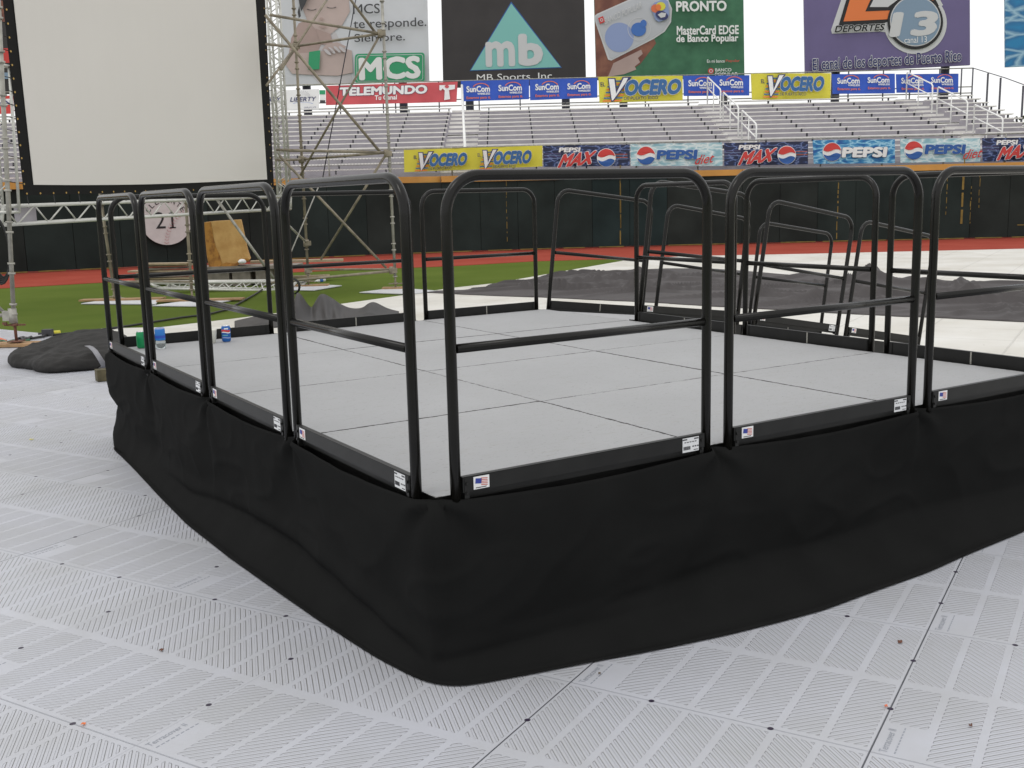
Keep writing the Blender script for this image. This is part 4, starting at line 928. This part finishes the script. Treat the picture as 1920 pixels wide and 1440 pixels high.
def coll(mb, a, b, fr, r, key='steel'):
    d = (b-a).normalized()
    for f in fr: p = a.lerp(b, f); mb.tube([p-d*.012, p+d*.012], r, 10)
def tubes(root, lst):
    for nm, a, b, r, key in lst: mb = MB(); mb.use(key); mb.tube([a, b], r, 10); mb.build(nm, root, root.location)
def standard(root, foot, top, r=.0265, key='steel', n=16):
    jk = 'rust' if foot.y < 15 else 'brown'; jh = .35 if foot.y < 15 else .22
    mb = MB(); mb.use(key); a, b = foot+up*jh, top; mb.tube([a, b], r, 12); L = (b-a).length; i = 0
    while i*.5 < L: coll(mb, a, b, [min(1, (i*.5)/L+.0), min(1, (i*.5+.12)/L)], r*1.65); i += 1
    mb.build('standard', root, root.location)
    mb = MB(); mb.use(jk); mb.tube([foot+up*.02, a+up*.05], .018, 10); mb.box(foot+up*.014, (.16, .16, .012)); mb.tube([foot+up*(jh-.15), foot+up*(jh-.115)], .04, 8)
    mb.beam(foot+up*(jh-.135)-Vector((.13,0,0)), foot+up*(jh-.135)+Vector((.13,0,0)), .02, .02); mb.build('screw_jack', root, root.location)
# near scaffold at the left edge
f1 = G(32, 649); t1 = W(-6, -60, 13.05)
sc = empty('scaffold_tower', f1, 'galvanised scaffold post on a rusty screw jack at the left edge of the photo', 'scaffold')
standard(sc, f1+up*.05, t1)
f1b = f1+Vector((-1.9, .3, 0)); standard(sc, f1b, f1b+up*5)
a1, b1 = W(29,592,13.05), f1b+up*.45
tubes(sc, [('ledger', a1, b1, .024, 'steel'), ('diagonal_brace', W(12,590,13.1), f1b+up*2.2, .02, 'steel'), ('ledger', f1+up*2.3, f1b+up*2.3, .024, 'steel')])
mb = MB(); mb.use('steel'); p = W(24,592,13.05); mb.tube([p-up*.09, p+up*.09], .05, 10); mb.box(p-Vector((.07,0,.0)), (.09,.07,.12)); mb.use('rust'); mb.box(p+Vector((-.09,-.04,-.09)), (.05,.03,.03)); mb.build('coupler', sc, sc.location)
mb = MB(); mb.use('ply'); mb.box(f1+up*.025+Vector((-.12,0,0)), (.95, .30, .035)); tag(mb.build('sole_board', origin=f1), 'brown wooden board under the leftmost scaffold foot', 'board')
# big scaffold behind and beside the screen
FT = {'a': G(215,565), 'b': G(361,566), 'c': G(579,538), 'd': G(742,543)}
sc = empty('scaffold_tower', (FT['c']+FT['d'])/2, 'tall weathered scaffold tower with crossing braces right of the big screen', 'scaffold'); O0 = sc.location
standard(sc, FT['a'], W(183,330,19.15), key='brown'); standard(sc, FT['b'], W(345,330,18.65), key='brown')
standard(sc, FT['c']+up*.03, W(542,-150,21.4), key='brown'); standard(sc, FT['d']+up*.03, W(709,-150,20.2))
Yc_, Yd_, Ye_ = 21.4, 20.2, 19.4
br = [('ledger', W(506,28,Ye_), W(713,63,Yd_), .024, 'brown'), ('ledger', W(500,83,Ye_), W(553,88,Yc_), .024, 'brown'), ('ledger', W(553,87,Yc_), W(713,63,Yd_), .024, 'brown'),
 ('diagonal_brace', W(497,28,Ye_), W(712,284,Yd_), .026, 'brown'), ('diagonal_brace', W(560,-130,Ye_), W(706,64,Yd_), .024, 'brown'), ('diagonal_brace', W(640,-42,Yc_), W(527,131,Ye_), .022, 'brown'), ('diagonal_brace', W(553,88,Yc_), W(500,160,Ye_), .022, 'brown'),
 ('diagonal_brace', W(710,70,Yd_), W(560,334,Yc_), .022, 'brown'), ('ledger', W(518,281,Ye_), W(725,286,Yd_), .026, 'brown'), ('ledger', W(518,300,Ye_), W(565,299,Yc_), .024, 'brown'), ('ledger', W(565,299,Yc_), W(725,286,Yd_), .024, 'brown'),
 ('diagonal_brace', W(722,292,Yd_), W(602,486,Yc_), .024, 'brown'), ('diagonal_brace', W(524,292,Ye_), W(724,502,Yd_), .024, 'brown'), ('diagonal_brace', W(535,417,Ye_), W(574,454,Yc_), .022, 'steel'), ('diagonal_brace', W(541,484,Ye_), W(599,346,Yc_+.4), .012, 'steel'),
 ('ledger', W(500,531,Ye_), W(735,508,Yd_), .026, 'brown'), ('ledger', W(576,505,Yc_), W(735,505,Yd_), .022, 'brown'), ('diagonal_brace', W(404,370,19.0), W(514,523,19.2), .026, 'steel'), ('ledger', W(224,528,19.15), W(361,528,18.65), .02, 'brown'),
 ('guy_cable', W(678,-60,20.9), W(605,334,21.0), .010, 'dark')]
tubes(sc, br)
for q in (W(713,63,Yd_), W(553,88,Yc_), W(725,288,Yd_), W(565,299,Yc_), W(576,507,Yc_), W(735,507,Yd_), W(574,456,Yc_)): mb = MB(); mb.use('brown'); mb.tube([q-up*.07, q+up*.07], .055, 10); mb.box(q+Vector((.05,-.03,0)), (.1,.07,.09)); mb.build('coupler', sc, O0)
grpS = 'white plastic sheets under the scaffold feet'; grpB = 'wooden boards under the scaffold feet'
for nm, pts, lb in (('a', ((152,571),(225,560),(300,563),(292,572)), 'white plastic sheet lying on the grass under the leftmost back scaffold foot'), ('b', ((285,575),(350,566),(445,563),(372,576)), 'white plastic sheet under the scaffold foot left of the yellow barrier'),
                    ('c', ((535,545),(560,534),(641,537),(588,546)), 'white plastic sheet under the scaffold foot beside the bottle'), ('d', ((674,550),(742,541),(818,547),(770,553)), 'white plastic sheet under the rightmost scaffold foot')):
    mb = MB(); mb.use('sheet'); mb.prism([G(u, v)+up*.008 for u, v in pts], (0,0,.014)); tag(mb.build('plastic_sheet'), lb, 'sheet', grpS)
for nm, c, L, lb in (('a', FT['a'], 1.5, 'long board under the leftmost back scaffold foot'), ('b', FT['b'], 1.5, 'long board under the scaffold foot left of the yellow barrier'), ('c', FT['c'], .8, 'short board under the scaffold foot beside the bottle'), ('d', FT['d'], .5, 'short board under the rightmost scaffold foot')):
    mb = MB(); mb.use('ply'); mb.box(c+up*.036+Vector((.15 if L > 1 else 0,0,0)), (L, .25, .028)); tag(mb.build('sole_board', origin=c), lb, 'board', grpB)

# timber, platform, barrier and spare truss behind the left rails
bc = G(290, 536); random.seed(5)
for i in range(9):
    z = .05+i*.052; x0 = W(222+i*3+random.uniform(0,30), 500, 22.9).x; x1 = W(360-random.uniform(0,8), 500, 22.9).x
    mb = MB(); mb.use('wood' if i % 3 else 'greywood'); a, b = Vector((x0, 22.9+random.uniform(-.15,.15), z)), Vector((x1, 22.9+random.uniform(-.15,.15), z+random.uniform(-.008,.008)))
    mb.beam(a, b, .28, .036); tag(mb.build('timber_board', origin=(a+b)/2), ('lowest plank of the stack of planks on the grass', 'second plank from the bottom of the stack on the grass', 'third plank from the bottom of the stack on the grass', 'fourth plank from the bottom of the stack on the grass', 'middle plank of the stack on the grass', 'fourth plank from the top of the stack on the grass', 'third plank from the top of the stack on the grass', 'second plank from the top of the stack on the grass', 'topmost plank of the stack on the grass')[i], 'plank', 'stacked planks on the grass')
for i, (u0, u1, v) in enumerate(((380,430,518),(436,470,519),(480,512,516))):
    a, b = W(u0, v-8, 22.2), W(u1, v-8, 22.2); mb = MB(); mb.use('greywood'); mb.box(((a.x+b.x)/2, 22.4, .17), (b.x-a.x, .5, .33)); tag(mb.build('support_block', origin=((a.x+b.x)/2, 22.4, 0)), ('dark support block under the left part of the yellow barrier', 'dark support block under the right foot of the yellow barrier', 'dark support block right of the yellow barrier')[i], 'block', 'blocks under the barrier platform')
pf = MB(); pf.use('greywood'); a, b = W(378,505,22.3), W(560,490,22.3)
pf.box(((a.x+b.x)/2, 22.4, .38), (b.x-a.x, .75, .07)); tag(pf.build('wooden_platform', origin=((a.x+b.x)/2, 22.4, .36)), 'low platform of grey planks carrying the yellow barrier', 'platform')
mb = MB(); mb.use('wood'); a, b = W(470,490,22.9), W(640,491,22.9); mb.beam(Vector((a.x, 22.9, .45)), Vector((b.x, 23.2, .43)), .3, .05); mb.beam(Vector((a.x+.2, 22.8, .10)), Vector((b.x-.3, 23.1, .10)), .3, .05)
tag(mb.build('timber_board', origin=(a+b)/2), 'long pale plank right of the yellow barrier, ending behind a scaffold post', 'plank')
Yb = 22.1
poly = [(383,417),(400,415),(451,412),(455,430),(459,450),(463,468),(469,486),(466,490),(455,492),(445,498),(420,502),(392,503),(388,480),(385,450)]
pb = [W(u, v, Yb) for u, v in poly]; mb = MB(); mb.use('concrete'); mb.prism(pb, (-.10, .5, 0)); mb.use('concrete2')
q = [(383.5,418),(395,416),(399,440),(404,462),(412,480),(416,495),(412,502),(392,502.5),(388.5,480),(385.5,450)]
mb.prism([W(u, v, Yb-.012) for u, v in q], (0,.008,0)); q = [(414,496),(424,492),(440,494),(452,489),(462,484),(468,486),(465,489.5),(455,491.5),(445,497),(420,501.5)]
mb.prism([W(u, v, Yb-.010) for u, v in q], (0,.006,0)); br_ = mb.build('concrete_barrier', origin=W(425, 500, Yb)); tag(br_, 'chipped orange-yellow concrete barrier with a flared foot standing on a low platform', 'barrier')
truss('truss_section', W(282,531,20.6), W(296,541,20.6), W(556,528,21.2), W(540,546,20.9), Vector((.15,.30,.0)), 8, 'spare truss section with a bright top tube lying on the grass', 'alu', .028, .012)
mb = MB(); mb.use('paper'); p = W(454,490,21.9); mb.lathe(p-up*.05, [(.001,0),(.07,.01),(.09,.05),(.05,.09),(.001,.1)], 10); tag(mb.build('plastic_bag', origin=p), 'crumpled white bag at the right foot of the yellow barrier', 'bag')
# coil of cable hanging on the scaffold by the back guard rail
p = W(549,537,19.3); mb = MB(); mb.use('cable')
for k in range(3): mb.tube([p+Vector((math.cos(a)*(.11+.008*k), .02*k, math.sin(a)*(.13+.006*k))) for a in [math.tau*i/24 for i in range(24)]], .010, 6, closed=True)
tag(mb.build('cable_coil', origin=p), 'small black cable coil hanging from the scaffold ledger', 'cable')
p = W(2,470,13.3); mb = MB(); mb.use('cable')
for k in range(5): mb.tube([p+Vector((math.cos(a)*(.10+.01*k), -.02*k, math.sin(a)*(.33+.02*k))) for a in [math.tau*i/24 for i in range(24)]], .014, 6, closed=True)
tag(mb.build('cable_coil', origin=p), 'long black cable loops hanging on the leftmost scaffold post', 'cable')

# ================================================================ CLOTHS, BAG AND CABLES ON THE GROUND
def interp(L, t):
    x = t*(len(L)-1); i = min(int(x), len(L)-2); return L[i].lerp(L[i+1], x-i)
def cloth_between(name, far, near, hf, key, label, cat, n=200, m_=50, wa=.10):
    F, N2 = [G(*q) for q in far], [G(*q) for q in near]; rows = []
    for j in range(m_+1):
        r = []
        for i in range(n+1):
            t, s_ = i/n, j/m_; p = interp(N2, t).lerp(interp(F, t), s_)
            e = min(1, 6*min(t, 1-t, s_*1.0, (1-s_)*1.0)); wob = noise.noise(Vector((t*30, s_*9, 1)))*wa
            p = p + Vector((wob, noise.noise(Vector((t*25, 5, s_*6)))*wa, 0)); p.z = .012+hf(p, t, s_)*max(e, .0)**.7; r.append(p)
        rows.append(r)
    mb = MB(); mb.use(key); mb.grid(rows); return tag(mb.build(name, origin=rows[0][0], solid=.004), label, cat)
def ridged(p, fx, fy, seed): return (1-abs(noise.noise(Vector((p.x*fx, p.y*fy, seed)))*2))**2
random.seed(31); FOLDS = []
for _ in range(95):
    c = G(random.uniform(830, 2100), random.uniform(512, 600)); an = random.gauss(.10, .35) if random.random() < .75 else random.uniform(-1.2, 1.2)
    FOLDS.append((c.x, c.y, math.cos(an), math.sin(an), random.uniform(.7, 2.6), random.uniform(.05, .13), random.uniform(.04, .125), random.uniform(-.25, .25)))
def h1(p, t, s_):
    h = .012+.02*(noise.noise(Vector((p.x*.5, p.y*.8, 3)))+.6)
    for cx, cy, ca, sa, L, wd, ht, cv in FOLDS:
        dx, dy = p.x-cx, p.y-cy; a = dx*ca+dy*sa
        if abs(a) > L: continue
        b_ = -dx*sa+dy*ca-cv*(a/L)**2
        if abs(b_) > .5: continue
        e = 1-(a/L)**2; h += ht*e*math.exp(-(b_/wd)**2) if b_ > 0 else ht*e*math.exp(-(b_/(wd*.45))**2)
    h += .17*math.exp(-((t-.665)/.026)**2-((s_-.80)/.14)**2) + .10*math.exp(-((t-.97)/.05)**2-((s_-.82)/.12)**2)+.07*math.exp(-((s_-.84)/.07)**2)*max(0, min(1, (t-.5)*6))
    return max(.01, h)
far1 = [(790,547),(870,545),(940,535),(1000,524),(1050,515),(1110,509),(1180,507),(1250,504),(1330,504),(1400,509),(1480,516),(1560,519),(1640,524),(1700,529),(1760,533),(1840,536),(1920,534),(2050,536),(2150,540)]
near1 = [(790,549),(870,553),(940,556),(1000,558),(1050,560),(1110,563),(1180,566),(1250,570),(1330,575),(1400,579),(1480,583),(1560,588),(1640,592),(1700,595),(1760,597),(1840,601),(1920,605),(2050,612),(2150,618)]
cloth_between('ground_tarp', far1, near1, h1, 'tarp', 'large wrinkled dark grey tarp spread over the white floor behind the stage', 'tarp', 420, 110, .03)
far2 = [(440,603),(470,598),(500,593),(530,590),(560,587),(590,584),(620,582),(650,581),(680,580),(710,581),(748,585)]
near2 = [(440,622),(470,619),(500,617),(530,614),(560,612),(590,610),(620,608),(650,605),(680,601),(710,598),(748,592)]
def h2(p, t, s_):
    g_ = lambda a, b, c, d: math.exp(-((t-a)/b)**2-((s_-c)/d)**2)
    k = t-.06*(s_-.5)
    ridge = .36*(math.exp(-((k-.405)/(.030 if k < .405 else .060))**2))*math.exp(-((s_-.45)/.38)**2)
    hump = .29*(math.exp(-((k-.535)/(.055 if k < .535 else .115))**2))*math.exp(-((s_-.72)/.30)**2)
    low = .17*math.exp(-((k-.875)/.075)**2-((s_-.6)/.4)**2)
    crease = .020*math.sin(k*95+8*s_)*math.exp(-((k-.60)/.10)**2)*math.exp(-((s_-.35)/.3)**2)
    return .02+max(ridge, hump*.95)+.25*min(ridge, hump)+low+crease+.05*g_(.15, .15, .5, .5)
cloth_between('rubber_sheet', far2, near2, h2, 'tarp2', 'crumpled black sheet rising in two folds behind the back guard rail', 'sheet', 160, 40, .0)
# long black bag at the left
def ringp(lst): return [G(u, v, z) for u, v, z in lst]
r0 = ringp([(14,689,0),(36,692,0),(60,693,0),(74,701,0),(110,701,0),(150,697,0),(214,691,0),(262,665,0),(230,645,0),(165,640,0),(105,650,0),(55,662,0),(22,674,0)])
ctr = sum(r0, Vector())/len(r0)
def ring_of(z, sc_): return [ctr+(p-ctr)*sc_+up*z for p in r0]
mb = MB(); mb.use('bag'); R = [ring_of(.004,.98), ring_of(.03,1.02), ring_of(.10,1.0), ring_of(.15,.93), ring_of(.165,.68), ring_of(.17,.25)]
hts = [1, .85, .8, 1.0, 1.02, 1.0, 1.05, 1.2, 1.35, 1.25, 1.0, .8, .75]
for k in range(2, 6):
    for i, p in enumerate(R[k]): p.z *= hts[i]
n = len(r0)
for r in R: mb.add(r)
for k in range(len(R)-1):
    for i in range(n): mb.face((k*n+i, k*n+(i+1)%n, (k+1)*n+(i+1)%n, (k+1)*n+i), True)
mb.face(tuple((len(R)-1)*n+i for i in range(n)), True)
bag = empty('equipment_bag', ctr, 'long black canvas bag with a grey strap lying left of the stage', 'bag'); o = mb.build('bag_body', bag, ctr)
md = o.modifiers.new('round', 'SUBSURF'); md.levels = 3; md.render_levels = 3
tx = bpy.data.textures.new('creases', 'CLOUDS'); tx.noise_scale = .16; dm = o.modifiers.new('creases', 'DISPLACE'); dm.texture = tx; dm.strength = .06; dm.mid_level = .5
mb = MB(); mb.use('strap'); SPt = [G(166,647,.235), G(172,649,.23), G(180,656,.215), G(187,667,.17), G(194,679,.10), G(198,687,.03), G(190,690,.012)]
sd_ = Vector((.027, .004, 0)); lo = [p-sd_-Vector((0,.035,0)) for p in SPt]; hi = [p+sd_-Vector((0,.035,0)) for p in SPt]; mb.grid([lo, hi]); o = mb.build('strap', bag, ctr); md = o.modifiers.new('t', 'SOLIDIFY'); md.thickness = .008
mb = MB(); mb.use('blockw'); p = G(203,712); mb.box(p+up*.06+Vector((.1,.02,0)), (.42, .12, .11), (DR, DL, up)); tag(mb.build('wood_block', origin=p), 'short wooden block poking out from under the left end of the skirt', 'wood block')
mb = MB(); mb.use('cable')
def ground_cable(mb, px, r=.015): P_ = [G(*q)+up*(r+.004) for q in px]; Q = [P_[0]] + [interp(P_, i/60) for i in range(1, 60)] + [P_[-1]]; mb.tube(Q, r, 6)
ground_cable(mb, [(100,631),(150,626),(190,621),(240,614),(290,606),(340,598),(390,592),(425,583),(450,570),(475,556),(492,545)], .017)
tag(mb.build('cable', origin=G(240,614)), 'thin black cable running across the grass behind the left guard rails', 'cable')
for nm, key, px, r, lb in (('cable', 'dgreen', [(-10,645),(6,642),(14,645),(26,641),(40,643),(56,640)], .016, 'green and black cable bundle beside the leftmost scaffold jack'), ('cable', 'cable', [(34,638),(44,635),(52,639),(60,634),(46,640),(38,636),(62,637),(80,634),(90,630)], .017, 'tangled black cable on the white floor right of the leftmost scaffold jack'),
                       ('cable', 'orange2', [(-10,634),(4,638),(12,641)], .012, 'thin orange cable end at the left edge of the photo')):
    mb = MB(); mb.use(key); ground_cable(mb, px, r); tag(mb.build(nm, origin=G(*px[0])), lb, 'cable')
tl = empty('hand_tool', G(95,629), 'small hand tool with a yellow handle on the white floor above the black bag', 'tool'); mb = MB(); mb.use('yellow'); mb.tube([G(98,628.5)+up*.03, G(113,627)+up*.03], .028, 8); mb.build('handle', tl, tl.location)
mb = MB(); mb.use('dgrey'); mb.tube([G(72,630)+up*.03, G(98,628.5)+up*.03], .014, 8); mb.box(G(90,630)+up*.05, (.12,.1,.08)); mb.build('head', tl, tl.location)
b = empty('water_bottle', G(600,532)+up*.02, 'empty plastic bottle with a blue label lying on the grass by a scaffold foot', 'bottle'); b0 = b.location
ax_ = Vector((.93,.3,.15)).normalized(); q = b0-ax_*.12+up*.05; mb = MB(); mb.use('paper'); mb.tube([q, q+ax_*.04, q+ax_*.05, q+ax_*.10, q+ax_*.24], [.014,.014,.02,.042,.042], 12); mb.build('body', b, b0)
mb = MB(); mb.use('mblue'); mb.tube([q+ax_*.12, q+ax_*.19], .044, 12); mb.build('wrapper', b, b0)

# small litter on the floor
random.seed(9)
def leaf(u, v, key, r, lb, nm='dry_leaf', cat='leaf'):
    c = G(u, v)+up*.003; mb = MB(); mb.use(key); a0 = random.uniform(0, 6); k = 9; r *= .8; ring = []
    for i in range(k): a = a0+math.tau*i/k; rr = r*(1 if i % 2 else .6)*(.6+.5*abs(math.cos(a-a0))); ring.append(c+Vector((math.cos(a)*rr, math.sin(a)*rr, random.uniform(0,.006))))
    mb.prism(ring, (0,0,.0025)); tag(mb.build(nm, origin=c), lb, cat)
leaf(303,1221,'rust',.013,'tiny reddish leaf on the floor tiles left of the skirt'); leaf(1688,1206,'rust',.016,'reddish leaf on the floor tiles right of the skirt')
leaf(1661,1327,'orange2',.010,'small red scrap beside the dark tile seam at lower right'); leaf(157,1360,'orange',.013,'orange scrap caught in a tile hole at lower left'); leaf(1820,1363,'rust',.010,'tiny brown leaf near the lower right corner')
leaf(60,825,'yellow',.022,'pale yellow paper scrap on the floor left of the stage','paper_scrap','scrap'); leaf(1124,1196+70,'bark',.008,'brown crumb beside the skirt hem right of the nearest corner','dry_leaf','leaf')

# ================================================================ TREE BEYOND THE BLEACHERS
tp = W(1921, 250, 64); tr = empty('tree', (tp.x, 64, 0), 'leafy green tree rising beyond the right end of the bleachers', 'tree')
mb = MB(); mb.use('bark'); tz = W(1921, 215, 64).z; mb.tube([(tp.x,64,-.1),(tp.x+.1,64,tz*.45),(tp.x-.1,64.1,tz*.8)], [.28,.2,.1], 10)
for k in range(7): a = k*.9; mb.tube([(tp.x,64,tz*.5+k*.2),(tp.x+math.cos(a)*1.0,64+math.sin(a)*1.0,tz*.75+k*.15)], [.07,.03], 6)
mb.build('trunk', tr, tr.location)
mb = MB(); random.seed(21); lumps = [(0,0,tz-1.1,1.1),(1.2,.2,tz-.7,1.2),(-1.1,.1,tz-1.7,.75),(-2.1,0,tz-1.9,.55),(.3,.3,tz-2.4,1.5),(2.3,0,tz-1.3,1.4),(-.9,.0,tz-.5,.35),(-1.4,0,tz-2.8,1.2),(1.6,0,tz-3.2,1.8)]
for lx, ly, lz, lr in lumps:
    for k in range(int(520*lr*lr)):
        d = Vector((random.gauss(0,1), random.gauss(0,1), random.gauss(0,1))).normalized()*lr*random.uniform(.35,1.08)**.6; c = Vector((tp.x+lx, 64+ly, lz))+d
        a = Vector((random.gauss(0,1), random.gauss(0,1), random.gauss(0,1))).normalized()*.085; b_ = a.cross(Vector((random.gauss(0,1), random.gauss(0,1), .3))).normalized()*.055
        mb.use('leaf' if random.random() < .6 else 'leaf2'); mb.quad(c-a, c-b_, c+a, c+b_)
mb.build('crown', tr, tr.location)
